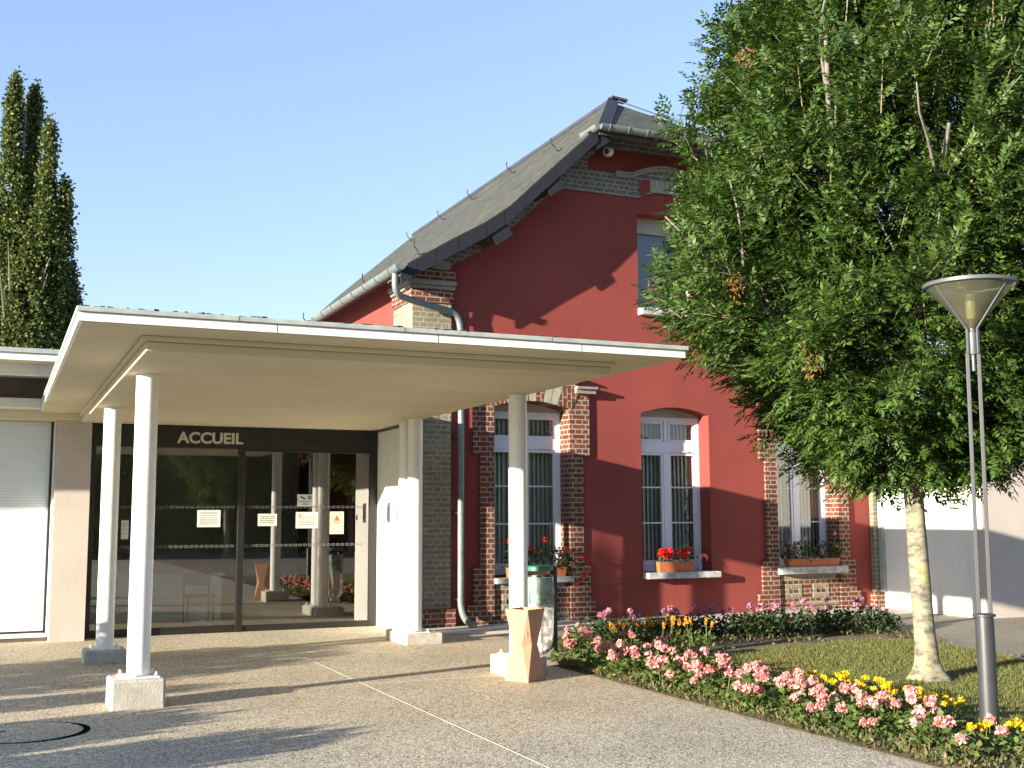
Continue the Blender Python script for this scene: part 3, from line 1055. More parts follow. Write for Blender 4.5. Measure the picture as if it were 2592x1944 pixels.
# upper window
y = YF + 0.27
uw = bpy.data.objects.new('window', None)
COL.objects.link(uw)
uw.location = ((UPX0 + UPX1) / 2, y, UPZ0)
uw.parent = bld
uw.matrix_parent_inverse = Matrix.Translation(-bld.location)
part('frame', 'pvc', uw, (UPX0, UPX1, y, y + 0.06, 5.08, 5.14), (UPX0, UPX0 + 0.03, y, y + 0.06, 5.14, 6.42), (UPX1 - 0.03, UPX1, y, y + 0.06, 5.14, 6.42))
part('shutter_box', 'panel', uw, (UPX0, UPX1, y - 0.02, y + 0.06, 6.423, 6.688))
g = MB()
g.add([(UPX0, y + 0.03, 5.14), (UPX1, y + 0.03, 5.14), (UPX1, y + 0.03, 6.42), (UPX0, y + 0.03, 6.42)], [(0, 1, 2, 3)])
g.build('pane', 'glass', uw, fix=False)
part('blind', 'black', uw, (UPX0, UPX1, y + 0.1, y + 0.11, 5.1, 6.42))
part('sill', 'sillstone', uw, (UPX0 - 0.01, UPX1 + 0.06, 16.05, y, 4.95, 5.075), bevel=0.012)


# brick surrounds of the outer windows --------------------------------------
def surround(x0, x1):
    c = (x0 + x1) / 2
    out = []
    R_ = [(1.09, 0.0), (1.09, 0.32), (1.0, 0.32), (1.0, 0.88), (0.885, 0.88), (0.885, 2.60), (1.005, 2.60), (1.005, 3.585), (1.005, 3.62)]
    topc = [(1.005 - 2.01 * i / 16, 3.62 + 0.26 * max(0, math.sin(math.pi * (i / 16))) ** 0.8) for i in range(1, 16)]
    pts = [(c + x, z) for x, z in R_] + [(c + x, z) for x, z in topc] + [(c - x, z) for x, z in reversed(R_)]
    hole = win_hole(x0, x1, 0.0, ZS, RISE)
    hole = [(x, max(z, 0.0)) for x, z in hole]
    body = pts[:]
    # opening reaches the ground: lower panel is a piece of its own
    inner = win_hole(x0, x1, 0.012, ZS, RISE)
    s = MB().prism(body, 1, YF - 0.05, YF - 0.002, [inner]).build('brick_surround', 'redbrick', bld)
    MB().prism(win_hole(x0 - HB + 0.002, x1 + HB - 0.002, ZB + 0.002, ZS + HB - 0.002, RISE), 1, YF - 0.001, YF + 0.36, [win_hole(x0, x1, ZB + 0.004, ZS, RISE)]).build('brick_reveal', 'redbrick', s)
    MB().prism([(x0 + 0.002, 0.0), (x1 - 0.002, 0.0), (x1 - 0.002, 0.628), (x0 + 0.002, 0.628)], 1, YF - 0.012, YF - 0.003).build('brick_apron', 'redbrick', s)
    b = MB()
    b.box(x0 + 0.04, x1 - 0.1, YF - 0.016, YF - 0.0125, 0.53, 0.625)
    b.box(x0 + 0.05, x1 - 0.03, YF - 0.016, YF - 0.0125, 0.005, 0.06)
    b.box(x0 + 0.25, x1 - 0.03, YF - 0.016, YF - 0.0125, 0.11, 0.18)
    for xa in (x0 + 0.14, x0 + 0.72):
        for q in ((xa, xa + 0.34, 0.24, 0.32), (xa, xa + 0.34, 0.40, 0.47), (xa, xa + 0.07, 0.32, 0.40), (xa + 0.27, xa + 0.34, 0.32, 0.40)):
            b.box(q[0], q[1], YF - 0.022, YF - 0.0125, q[2], q[3])
    b.build('pale_brick_inlay', 'greybrick', s)
    # voussoirs
    nv = 11
    for k in range(nv):
        t0, t1 = k / nv, (k + 1) / nv
        def P(t, up_):
            x = x0 - 0.02 + (x1 - x0 + 0.04) * t
            z = ZS + RISE * math.sin(math.pi * min(max(t, 0), 1)) ** 0.9
            return (x + (t - 0.5) * 0.35 * up_, z + up_ * (0.30 - 0.0 * abs(t - 0.5)))
        mt = 'paleblock' if k in (2, 3, 5, 7, 8) else 'redbrick_v'
        e = 0.004
        MB().prism([P(t0 + e, 0.02), P(t1 - e, 0.02), P(t1 - e, 1), P(t0 + e, 1)], 1, YF - 0.062, YF - 0.0505).build('voussoir', mt, s)
    # label mould
    b = MB()
    for i in range(16):
        def Q(i):
            t = i / 16
            return Vector((c - 1.02 + 2.04 * t, YF - 0.09, 3.655 + 0.26 * max(0, math.sin(math.pi * t)) ** 0.8))
        if 2 <= i <= 13:
            b.bar(Q(i), Q(i + 1), 0.10, 0.07)
            b.bar(Q(i) + Vector((0, -0.02, 0.05)), Q(i + 1) + Vector((0, -0.02, 0.05)), 0.14, 0.03)
    for sg in (-1, 1):
        xa, xb = sorted((c + sg * 0.74, c + sg * 1.09))
        b.box(xa, xb, YF - 0.13, YF - 0.0525, 3.59, 3.66)
        b.box(xa - (0.02 if sg < 0 else 0), xb + (0.02 if sg > 0 else 0), YF - 0.17, YF - 0.0525, 3.66, 3.70)
    b.build('label_mould', 'moulding', s)
    return s


for k in (0, 2):
    surround(*WINS[k])

# ================================================================== FLAT-ROOFED WING WITH ENTRANCE
wing = thing('entrance_wing', 'low flat roofed white wing with roller shutter, beige pier and dark glazed entrance', 'building', (1.0, 17, 0))
part('roof', 'soffit', wing, (-14, 0.72, 14.535, 23.4, 3.508, 3.578))
rf = part('roof_fascia', 'fascia', wing, (-14, 0.75, 14.50, 14.53, 3.498, 3.583), (0.722, 0.75, 14.532, 23.5, 3.498, 3.583))
part('roof_flashing', 'flash', wing, (-14, 0.78, 14.47, 23.5, 3.585, 3.639))
part('hall_roof', 'fascia', wing, (0.46, 5.64, 16.70, 23.5, 2.985, 3.20))
part('clerestory', 'darkwall', wing, (-14, 0.8, 16.48, 16.58, 3.225, 3.507))
part('roof_downstand', 'fascia', wing, (-14, 0.715, 14.97, 15.09, 3.378, 3.507))
part('lintel', 'fascia', wing, (-14, 1.10, 16.30, 17.2, 3.095, 3.222), bevel=0.008)
part('lintel_soffit', 'soffit', wing, (-14, 1.16, 16.62, 17.25, 2.975, 3.093))
part('pier', 'beige', wing, (0.70, 1.15, 16.70, 17.35, 0.0, 2.973))
part('rear_wall', 'inner', wing, (-14, 5.64, 23.3, 23.5, 0, 3.2))
part('side_wall', 'white_render', wing, (-14, -13.8, 17.1, 23.3, 0, 3.45))
part('hall_floor', 'innerfloor', wing, (-13.8, 5.6, 17.1, 23.3, -0.02, 0.012))
part('inner_partition', 'inner', wing, (0.75, 0.85, 17.36, 23.3, 0.014, 2.97))
part('plinth', 'darkwall', wing, (-14, 0.69, 16.95, 17.05, 0.0, 0.05))
sh = MB()
zz = 0.13
while zz < 2.96:
    sh.box(-5, 0.64, 17.06, 17.08, zz, zz + 0.0385)
    zz += 0.04
shut = sh.build('roller_shutter', 'shutter', wing, bevel=0.002)
part('guide_rail', 'fascia', shut, (0.672, 0.697, 16.90, 17.06, 0.06, 2.973))
part('guide_gap', 'black', shut, (0.641, 0.671, 17.0, 17.09, 0.06, 2.973))
part('bottom_bar', 'fascia', shut, (-5, 0.67, 16.93, 17.055, 0.052, 0.10))
part('shutter_backing', 'darkwall', shut, (-5, 0.64, 17.092, 17.11, 0.02, 2.973))
# entrance glazing
ent = bpy.data.objects.new('glass_entrance', None)
COL.objects.link(ent)
ent.location = (3.3, 17.0, 0)
ent.parent = wing
ent.matrix_parent_inverse = Matrix.Translation(-wing.location)
fr = MB()
fr.box(1.155, 5.335, 16.99, 17.07, 2.65, 2.972)
fr.box(1.155, 1.235, 17.0, 17.06, 0, 2.649)
fr.box(5.22, 5.335, 17.0, 17.06, 0, 2.649)
fr.box(3.22, 3.315, 16.985, 17.06, 0, 2.649)
fr.box(1.236, 3.219, 17.005, 17.055, 0, 0.105)
fr.box(3.316, 5.219, 17.005, 17.055, 0, 0.09)
fr.box(3.316, 5.219, 17.005, 17.055, 2.615, 2.648)
fr.build('frame', 'darkframe', ent, bevel=0.004)
for a, c, zb_ in ((1.236, 3.219, 0.105), (3.316, 5.219, 0.09)):
    g = MB()
    g.add([(a, 17.03, zb_), (c, 17.03, zb_), (c, 17.03, 2.649), (a, 17.03, 2.649)], [(0, 1, 2, 3)])
    g.build('pane', 'doorglass', ent, fix=False)
dm = MB()
for z, xs in ((1.80, np.arange(1.35, 5.15, 0.072)), (1.235, np.arange(1.35, 5.15, 0.072))):
    for i, x in enumerate(xs):
        if 3.18 < x < 3.36:
            continue
        w_, h_, t_ = 0.024, 0.017, 0.007
        for q in ((x - w_, x + w_, z - h_, z - h_ + t_), (x - w_, x + w_, z + h_ - t_, z + h_), (x - w_, x - w_ + t_, z - h_ + t_, z + h_ - t_), (x + w_ - t_, x + w_, z - h_ + t_, z + h_ - t_)):
            dm.box(q[0], q[1], 17.0262, 17.0272, q[2], q[3])
dm.build('safety_marking', 'dots', ent)
part('door_sensor', 'black', ent, (4.2, 4.46, 16.955, 16.988, 2.76, 2.80))
part('return_wall', 'white_render', wing, (5.345, 5.575, 15.88, 17.08, 0, 2.945))
ic = part('intercom', 'lamp_light', wing, (5.325, 5.343, 16.36, 16.46, 1.56, 1.86))
part('intercom_slot', 'black', ic, (5.318, 5.324, 16.39, 16.43, 1.60, 1.80))
part('wall_button', 'lamp_light', wing, (5.33, 5.343, 15.96, 16.0, 1.60, 1.68))


def text_mesh(name, s, x0, x1, z0, z1, y, mat, parent, ext=0.006):
    cu = bpy.data.curves.new(name, 'FONT')
    cu.body = s
    cu.extrude = ext
    cu.offset = 0.03
    to = bpy.data.objects.new(name + '_tmp', cu)
    COL.objects.link(to)
    dg = bpy.context.evaluated_depsgraph_get()
    me = bpy.data.meshes.new_from_object(to.evaluated_get(dg))
    bpy.data.objects.remove(to)
    bpy.data.curves.remove(cu)
    co = np.array([v.co for v in me.vertices])
    mn, mx_ = co.min(0), co.max(0)
    for v in me.vertices:
        v.co = (x0 + (v.co.x - mn[0]) / (mx_[0] - mn[0]) * (x1 - x0), y - v.co.z, z0 + (v.co.y - mn[1]) / (mx_[1] - mn[1]) * (z1 - z0))
    me.materials.clear()
    me.materials.append(M[mat])
    o = bpy.data.objects.new(name, me)
    COL.objects.link(o)
    put(o, parent)
    return o


text_mesh('lettering', 'ACCUEIL', 2.325, 3.27, 2.715, 2.882, 16.982, 'letters', ent)

# notices on the glass ------------------------------------------------------
YN = 17.022


def notice(name, label, cat, x0, x1, z0, z1, mat, lines, ink='inkgrey', seed=1):
    o = part(name, mat, None, (x0, x1, YN, YN + 0.002, z0, z1))
    tag(o, label, cat)
    r = random.Random(seed)
    b = MB()
    for z in lines:
        x = x0 + (x1 - x0) * 0.12
        while x < x1 - (x1 - x0) * 0.16:
            w_ = r.uniform(0.012, 0.04)
            xe = min(x + w_, x1 - (x1 - x0) * 0.12)
            b.box(x, xe, YN - 0.0015, YN - 0.0003, z - 0.0045, z + 0.0045)
            x = xe + 0.008
    b.build('printed_line', ink, o)
    return o


notice('paper_notice', 'white landscape notice with grey lines taped on left glass panel', 'notice', 2.645, 2.975, 1.51, 1.755, 'paper', [1.72, 1.70, 1.675, 1.65, 1.62, 1.60, 1.575, 1.555], 'inkgrey', 3)
n2 = notice('paper_notice', 'white landscape notice with small red emblem below the camera sign', 'notice', 4.085, 4.42, 1.482, 1.724, 'paper', [1.65, 1.62, 1.59, 1.565, 1.535], 'ink', 5)
b = MB()
b.tube([(4.155 + 0.02 * math.cos(t), YN - 0.001, 1.672 + 0.024 * math.sin(t)) for t in np.linspace(0.2, 5.9, 12)], 0.004, 5)
b.build('red_emblem', 'warnred', n2)
notice('paper_notice', 'small pale notice half hidden behind the rear left column', 'notice', 1.605, 1.705, 1.351, 1.613, 'paper', [1.57, 1.54, 1.5, 1.47, 1.43], 'inkgrey', 7)
notice('paper_notice', 'faint grey notice on the glass right of the dark mullion', 'notice', 3.52, 3.80, 1.52, 1.70, M_ if False else 'inner', [1.66, 1.63, 1.6, 1.57], 'ink', 9)
wn = part('warning_sign', 'paperwarm', None, (4.605, 4.822, YN, YN + 0.002, 1.392, 1.73))
tag(wn, 'cream portrait notice with red warning triangle on right glass panel', 'sign')
MB().prism([(4.655, 1.565), (4.775, 1.565), (4.715, 1.68)], 1, YN - 0.0012, YN - 0.0004).build('red_triangle', 'warnred', wn)
part('triangle_band', 'paper', wn, (4.675, 4.755, YN - 0.0022, YN - 0.0014, 1.577, 1.590))
part('caption_line', 'inkgrey', wn, (4.655, 4.775, YN - 0.0012, YN - 0.0004, 1.548, 1.556), (4.66, 4.77, YN - 0.0012, YN - 0.0004, 1.530, 1.538))
cs = part('surveillance_sign', 'paper', None, (4.10, 4.335, YN, YN + 0.002, 1.811, 1.987))
tag(cs, 'small white video surveillance sign with camera pictogram on glass', 'sign')
b = MB()
b.obox((4.185, YN - 0.001, 1.937), (0.037, 0, -0.016), (0, 0.0005, 0), (0.005, 0, 0.011))
b.box(4.112, 4.120, YN - 0.0015, YN - 0.0004, 1.905, 1.922)
b.build('camera_pictogram', 'ink', cs)
b = MB()
b.box(4.262, 4.318, YN - 0.0015, YN - 0.0004, 1.917, 1.938)
for k in range(4):
    b.box(4.262 + k * 0.0155, 4.272 + k * 0.0155, YN - 0.0015, YN - 0.0004, 1.944, 1.966)
b.build('small_emblem', 'ink', cs)
text_mesh('sign_text', 'SURVEILLANCE', 4.118, 4.318, 1.877, 1.893, YN - 0.001, 'ink', cs, 0.0003)
part('sign_rule', 'ink', cs, (4.155, 4.290, YN - 0.0012, YN - 0.0004, 1.836, 1.845), (4.18, 4.265, YN - 0.0012, YN - 0.0004, 1.857, 1.862))

# furniture seen dimly behind the glass
dk = thing('reception_desk', 'pale blue reception desk standing dimly behind the left glass panel', 'desk', (2.6, 19.2, 0))
part('desk_top', 'desk', dk, (1.7, 3.4, 18.9, 19.6, 0.72, 0.76), bevel=0.005)
part('desk_panel', 'desk', dk, (1.75, 3.35, 18.95, 18.98, 0.015, 0.719))
part('leg', 'iron', dk, (1.72, 1.78, 19.5, 19.56, 0.013, 0.719))
part('leg', 'iron', dk, (3.32, 3.38, 19.5, 19.56, 0.013, 0.719))
ch = thing('chair', 'red backed chair standing dimly behind the entrance glass', 'chair', (2.9, 18.3, 0))
part('seat', 'redseat', ch, (2.68, 3.12, 18.1, 18.52, 0.43, 0.47), bevel=0.01)
part('backrest', 'redseat', ch, (2.68, 3.12, 18.5, 18.54, 0.60, 0.98), bevel=0.01)
for sx in (2.70, 3.08):
    for sy, zt_ in ((18.12, 0.429), (18.55, 0.62)):
        part('leg', 'iron', ch, (sx, sx + 0.025, sy, sy + 0.025, 0.013, zt_))

# ================================================================== CANOPY
can = thing('entrance_canopy', 'white flat entrance canopy on round columns with concrete footings', 'canopy', (3.1, 12.5, 0))
part('slab', 'fascia', can, (0.48, 5.645, 8.735, 16.66, 3.072, 3.136))
part('slab_soffit', 'soffit', can, (0.505, 5.62, 8.76, 16.66, 3.066, 3.0715))
part('roof_flashing', 'flash', can, (0.462, 5.672, 8.712, 16.66, 3.139, 3.178), bevel=0.006)
part('soffit_step', 'soffit', can, (0.975, 5.20, 9.215, 16.66, 3.028, 3.065), bevel=0.008)
part('soffit_panel', 'soffit', can, (1.012, 5.16, 9.27, 16.66, 2.95, 3.027), bevel=0.01)
for xj in (1.62, 2.95, 4.28):
    part('panel_joint', 'moulding', can, (xj, xj + 0.006, 8.7095, 8.7118, 3.139, 3.178), (xj + 0.3, xj + 0.304, 8.7325, 8.7347, 3.074, 3.135))
# small moss and debris clumps along the flashing
b = MB()
for k in range(70):
    x = rng.uniform(0.5, 5.6)
    w_ = rng.uniform(0.008, 0.035)
    b.obox((x, 8.72 + rng.uniform(0, 0.05), 3.181), (w_, 0.004, 0), (0, 0.012, 0), (0, 0, rng.uniform(0.002, 0.007)))
tag(b.build('moss_debris', 'iron', can), kind='stuff')
COLS = [((1.207, 10.83), (0.96, 1.42, 10.60, 11.06, 0.25)), ((1.205, 14.23), (0.97, 1.43, 14.0, 14.46, 0.15)),
        ((5.09, 11.2), (4.86, 5.32, 10.98, 11.44, 0.20)), ((5.08, 14.5), (4.885, 5.40, 14.26, 15.12, 0.14))]
for k, ((x, y), (a, b_, c, d, h)) in enumerate(COLS):
    bm_ = MB()
    bm_.box(a, b_, c, d, -0.02, h)
    fo = bm_.build('footing', 'concrete', can, bevel=0.022)
    for (xx, yy) in ([(x, y)] if k < 3 else [(x, y), (x, 14.87)]):
        c_ = MB().lathe([(0.1, h + 0.012), (0.1, 2.949)], (xx, yy), 36).build('column', 'colpaint', can, smooth=True, auto=40)
        part('base_plate', 'colpaint', c_, (xx - 0.17, xx + 0.17, yy - 0.17, yy + 0.17, h + 0.001, h + 0.011))
        for sx in (-1, 1):
            for sy in (-1, 1):
                MB().lathe([(0.013, h + 0.011), (0.013, h + 0.035), (0.007, h + 0.05)], (xx + sx * 0.14, yy + sy * 0.14), 8).build('bolt', 'colpaint', c_)

# ================================================================== WHITE BUILDING AT THE RIGHT
wb = thing('white_building', 'plain white and beige rendered flat roofed building beside the red gable', 'building', (17, 15, 0))
part('white_wall', 'white_render', wb, (14.42, 14.6, 13.92, 16.1, 0, 3.3))
part('beige_wall', 'beige', wb, (14.40, 26, 13.74, 13.918, 0, 3.3))
part('roof', 'fascia', wb, (14.2, 26.2, 13.5, 22, 3.303, 3.42))
part('far_wall', 'beige', wb, (25.8, 26, 13.92, 22, 0, 3.3), (14.95, 25.8, 21.8, 22, 0, 3.3))
part('corner_trim', 'flash', wb, (14.36, 14.418, 15.98, 16.08, 0.30, 3.25))

# ================================================================== STREET LAMP
LX, LY = 6.9245, 6.6317
fdir = Vector((LX, LY, 0)).normalized()
sdir = Vector((fdir.y, -fdir.x, 0))
lamp = thing('street_lamp', 'grey twin post street lamp with smoky conical shade beside the flower bed', 'street lamp', (LX, LY, 0))


def LP(s, f, z):
    v = Vector((LX, LY, z)) + sdir * s + fdir * f
    return (v.x, v.y, v.z)


lb = MB().lathe([(0.070, -0.02), (0.068, 0.84), (0.066, 0.872)], (LX, LY), 32).build('base_tube', 'lamp_grey', lamp, smooth=True, auto=40)
MB().lathe([(0.067, 0.873), (0.083, 0.876), (0.083, 0.893), (0.06, 0.898)], (LX, LY), 32).build('base_collar', 'lamp_grey', lb, smooth=True, auto=40)
for s_ in (-0.036, 0.046):
    MB().bar(LP(s_, 0, 0.898), LP(s_ + 0.010, 0, 2.905), 0.030, 0.030, fdir).build('post', 'lamp_grey', lamp, bevel=0.004)
cx_, cy_, _ = LP(0.016, 0, 0)
MB().lathe([(0.033, 2.895), (0.035, 2.90), (0.035, 3.06), (0.033, 3.07)], (cx_, cy_), 20).build('collar', 'lamp_light', lamp, smooth=True, auto=40)
MB().lathe([(0.015, 2.765), (0.015, 2.895)], (cx_, cy_), 14).build('inner_rod', 'lamp_light', lamp, smooth=True, auto=40)
shade = MB().lathe([(0.03, 3.10), (0.345, 3.448)], (cx_, cy_), 48, caps=False).build('lamp_shade', 'lampglass', lamp, smooth=True)
MB().lathe([(0.342, 3.43), (0.355, 3.435), (0.352, 3.462), (0.338, 3.462), (0.338, 3.445)], (cx_, cy_), 48, caps=False).build('rim', 'lamp_light', shade, smooth=True, auto=40)
MB().lathe([(0.245, 3.357), (0.24, 3.362), (0.07, 3.372), (0.068, 3.366)], (cx_, cy_), 40, caps=False).build('reflector', 'lampglass', shade, smooth=True)
MB().lathe([(0.030, 3.175), (0.038, 3.20), (0.040, 3.33), (0.034, 3.37), (0.02, 3.378)], (cx_, cy_), 20).build('bulb', 'bulb', lamp, smooth=True, auto=60)
MB().lathe([(0.02, 3.07), (0.028, 3.10), (0.022, 3.174)], (cx_, cy_), 16).build('lamp_holder', 'lamp_light', lamp, smooth=True, auto=40)
for a in (R(-49), R(55), R(180)):
    d = sdir * math.sin(a) - fdir * math.cos(a)
    c0 = Vector((cx_, cy_, 0))
    p0, p1, p2 = c0 + d * 0.048 + Vector((0, 0, 2.90)), c0 + d * 0.048 + Vector((0, 0, 3.095)), c0 + d * 0.352 + Vector((0, 0, 3.462))
    tn = Vector((0, 0, 1)).cross(d)
    b = MB()
    b.bar(p0, p1, 0.022, 0.012, d)
    b.bar(p1, p2, 0.022, 0.012, d)
    b.build('strut', 'lamp_light', lamp)

# ================================================================== FACETED BIN
BX, BY = 4.957, 10.75
bd = Vector((BX, BY, 0)).normalized()
bs = Vector((bd.y, -bd.x, 0))
bn = thing('ashtray_bin', 'faceted terracotta coloured hourglass bin standing against the front right column', 'bin', (BX, BY, 0))
b = MB()


def ring(angs, r, z):
    out = []
    for a in angs:
        p = Vector((BX, BY, z)) + bs * (r * math.sin(a)) - bd * (r * math.cos(a))
        out.append((p.x, p.y, p.z))
    return out


A4 = [R(8 + 90 * k) for k in range(4)]
A8 = [R(8 + 90 * k + s_) for k in range(4) for s_ in (-24, 24)]
top_, wai, bot_ = ring(A4, 0.205, 0.715), ring(A8, 0.128, 0.362), ring(A4, 0.21, 0.0)
tin = ring(A4, 0.185, 0.715)
din = ring(A4, 0.15, 0.45)
vs = top_ + wai + bot_ + tin + din
fs = []
for k in range(4):
    j = (k + 1) % 4
    w0, w1, w2 = 4 + 2 * k, 5 + 2 * k, 4 + 2 * j
    fs += [(k, w0, w1), (k, w1, w2, j), (12 + k, w1, w0), (12 + k, 12 + j, w2, w1)]
    fs += [(k, j, 16 + j, 16 + k), (16 + k, 16 + j, 20 + j, 20 + k)]
fs += [(20, 21, 22, 23), (12, 15, 14, 13)]
b.add(vs, fs)
b.build('bin_body', 'terracotta', bn, bevel=0.004)

# ================================================================== BAG HOLDER
PX, PY = 6.105, 12.36
hd = thing('bag_holder', 'green bin bag holder with clear plastic bag on a dark post', 'bin', (PX, PY, 0))
pd = Vector((PX, PY, 0)).normalized()
ps = Vector((pd.y, -pd.x, 0))


def PP(s, f, z):
    v = Vector((PX, PY, z)) + ps * s + pd * f
    return (v.x, v.y, v.z)


MB().bar(PP(-0.006, 0, -0.02), PP(-0.006, 0, 1.06), 0.045, 0.045, pd).build('post', 'dark_green', hd, bevel=0.004)
MB().tube(bend([PP(-0.02, 0, 0.25), PP(-0.05, 0, 0.10), PP(-0.16, 0, 0.04)], 0.1), 0.018, 8).build('foot', 'dark_green', hd)
lx, ly, _ = PP(-0.195, 0, 0)
MB().lathe([(0.172, 1.005), (0.176, 1.01), (0.176, 1.05), (0.165, 1.062), (0.05, 1.068)], (lx, ly), 32).build('lid', 'green_metal', hd, smooth=True, auto=35)
MB().tube([(lx + 0.165 * math.cos(t), ly + 0.165 * math.sin(t), 0.945) for t in np.linspace(0, 2 * math.pi, 33)], 0.012, 8, caps=False).build('bag_ring', 'dark_green', hd)
MB().bar(PP(-0.03, 0, 1.03), PP(-0.05, 0, 0.94), 0.06, 0.03, pd).build('hinge', 'dark_green', hd)
MB().lathe([(0.150, 0.62), (0.153, 0.93)], (lx, ly), 28, caps=False).build('inner_sleeve', 'green_metal', hd, smooth=True)
b = MB()
nz, na = 16, 44
vs, fs = [], []
for i in range(nz + 1):
    t = i / nz
    z = 0.955 - t * 0.90
    for k in range(na):
        a = 2 * math.pi * k / na
        r = (0.172 - 0.045 * t ** 2) * (1 + (0.05 + 0.09 * t) * math.sin(a * 7 + t * 2.5 + math.sin(a * 3)) + 0.03 * math.sin(13 * a - 6 * t) + rng.uniform(-0.02, 0.02))
        if t > 0.93: r *= 0.55
        vs.append((lx + r * math.cos(a) + 0.02 * t, ly + r * math.sin(a), z + 0.006 * math.sin(5 * a)))
for i in range(nz):
    for k in range(na):
        j = (k + 1) % na
        fs.append((i * na + k, i * na + j, (i + 1) * na + j, (i + 1) * na + k))
fs.append(tuple(nz * na + k for k in range(na)))
b.add(vs, fs)
b.build('clear_bag', 'bag', hd, smooth=True)

# ================================================================== SECURITY CAMERA, MANHOLE
sc = thing('security_camera', 'small white dome security camera high under the gable', 'camera', (8.95, 16.1, 7.63))
MB().tube([(8.96, 16.19, 7.68), (8.96, 16.10, 7.66)], 0.03, 12).build('mount', 'camwhite', sc, smooth=True, auto=40)
sp = MB()
cdir = (Vector((0, 0, 1.65)) - Vector((8.96, 16.05, 7.63)))
cdir = Vector((-0.75, -0.62, -0.22)).normalized()
c0 = Vector((8.96, 16.05, 7.63))
sp.tube([c0 - cdir * 0.085, c0 - cdir * 0.075, c0 - cdir * 0.03, c0 + cdir * 0.03, c0 + cdir * 0.075], [0.03, 0.06, 0.09, 0.09, 0.062], 20)
sp.build('housing', 'camwhite', sc, smooth=True, auto=50)
MB().tube([c0 + cdir * 0.07, c0 + cdir * 0.082], [0.045, 0.04], 16).build('lens', 'black', sc)
MB().tube([c0 + cdir * 0.082, c0 + cdir * 0.085], [0.018, 0.016], 12).build('lens_glass', 'lamp_light', sc)

mh = thing('manhole_cover', 'round manhole cover filled with paving, gap shadow drawn as a dark ring, on the shaded pavement', 'manhole cover', (0.26, 9.86, 0))
b = MB()
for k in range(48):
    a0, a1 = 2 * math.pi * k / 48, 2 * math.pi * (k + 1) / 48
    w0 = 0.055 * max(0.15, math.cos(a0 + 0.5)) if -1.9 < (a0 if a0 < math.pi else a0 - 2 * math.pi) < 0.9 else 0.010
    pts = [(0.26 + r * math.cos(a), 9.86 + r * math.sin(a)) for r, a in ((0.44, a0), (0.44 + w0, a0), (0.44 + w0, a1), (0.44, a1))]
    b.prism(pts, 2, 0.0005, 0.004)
b.build('rim', 'gap', mh)  # dark colour stands for the shadow in the gap, wider on one side
MB().lathe([(0.432, -0.01), (0.432, 0.004)], (0.26, 9.86), 48).build('cover', 'pave', mh)
MB().obox((0.10, 9.93, 0.0055), (0.035, 0.02, 0), (-0.006, 0.01, 0), (0, 0, 0.001)).build('lifting_slot', 'gap', mh)


# ================================================================== TREES
def profile_r(prof_, z):
    zs = [p[0] for p in prof_]
    rs = [p[1] for p in prof_]
    return np.interp(z, zs, rs)


def compound_leaves(P, D, N, L, ll, lw, pairs=4):
    """pinnate leaves: P base, D rachis direction, N up; returns verts, quads"""
    D = unit(D)
    S = unit(np.cross(D, N))
    U = np.cross(S, D)
    pos, dd, nn, sz = [], [], [], []
    for i in range(pairs):
        t = 0.30 + 0.62 * i / (pairs - 1)
        for sg in (-1, 1):
            pos.append(P + D * (L * t)[:, None] - U * (L * 0.12 * t * t)[:, None])
            dd.append(D * 0.62 + S * sg * 0.8 - U * 0.18 + nr.normal(0, 0.12, P.shape))
            nn.append(U + S * sg * 0.22 + nr.normal(0, 0.15, P.shape))
            sz.append(np.full(len(P), 0.85 + 0.15 * math.sin(math.pi * t)))
    pos.append(P + D * (L * 0.97)[:, None] - U * (L * 0.12)[:, None])
    dd.append(D - U * 0.3 + nr.normal(0, 0.1, P.shape))
    nn.append(U + nr.normal(0, 0.12, P.shape))
    sz.append(np.full(len(P), 1.1))
    pos, dd, nn, sz = np.concatenate(pos), np.concatenate(dd), np.concatenate(nn), np.concatenate(sz)
    return leaves(pos, dd, nn, ll * sz * nr.uniform(0.8, 1.2, len(sz)), lw * sz, 0.45, -0.03)


TX, TY = 8.62, 9.04
ASH = [(1.95, 0.55), (2.3, 1.2), (2.7, 1.72), (3.1, 2.02), (3.7, 2.25), (4.3, 2.3), (5.0, 2.27), (5.7, 2.14), (6.35, 1.92), (7.1, 1.60), (7.7, 1.27), (8.3, 0.8), (8.7, 0.2)]


def lump(phi, z):
    return 1 + 0.07 * np.sin(3 * phi + 1.3 * z) + 0.06 * np.sin(5 * phi - 2.1 * z + 1) + 0.05 * np.sin(2.3 * z + 2 * phi)


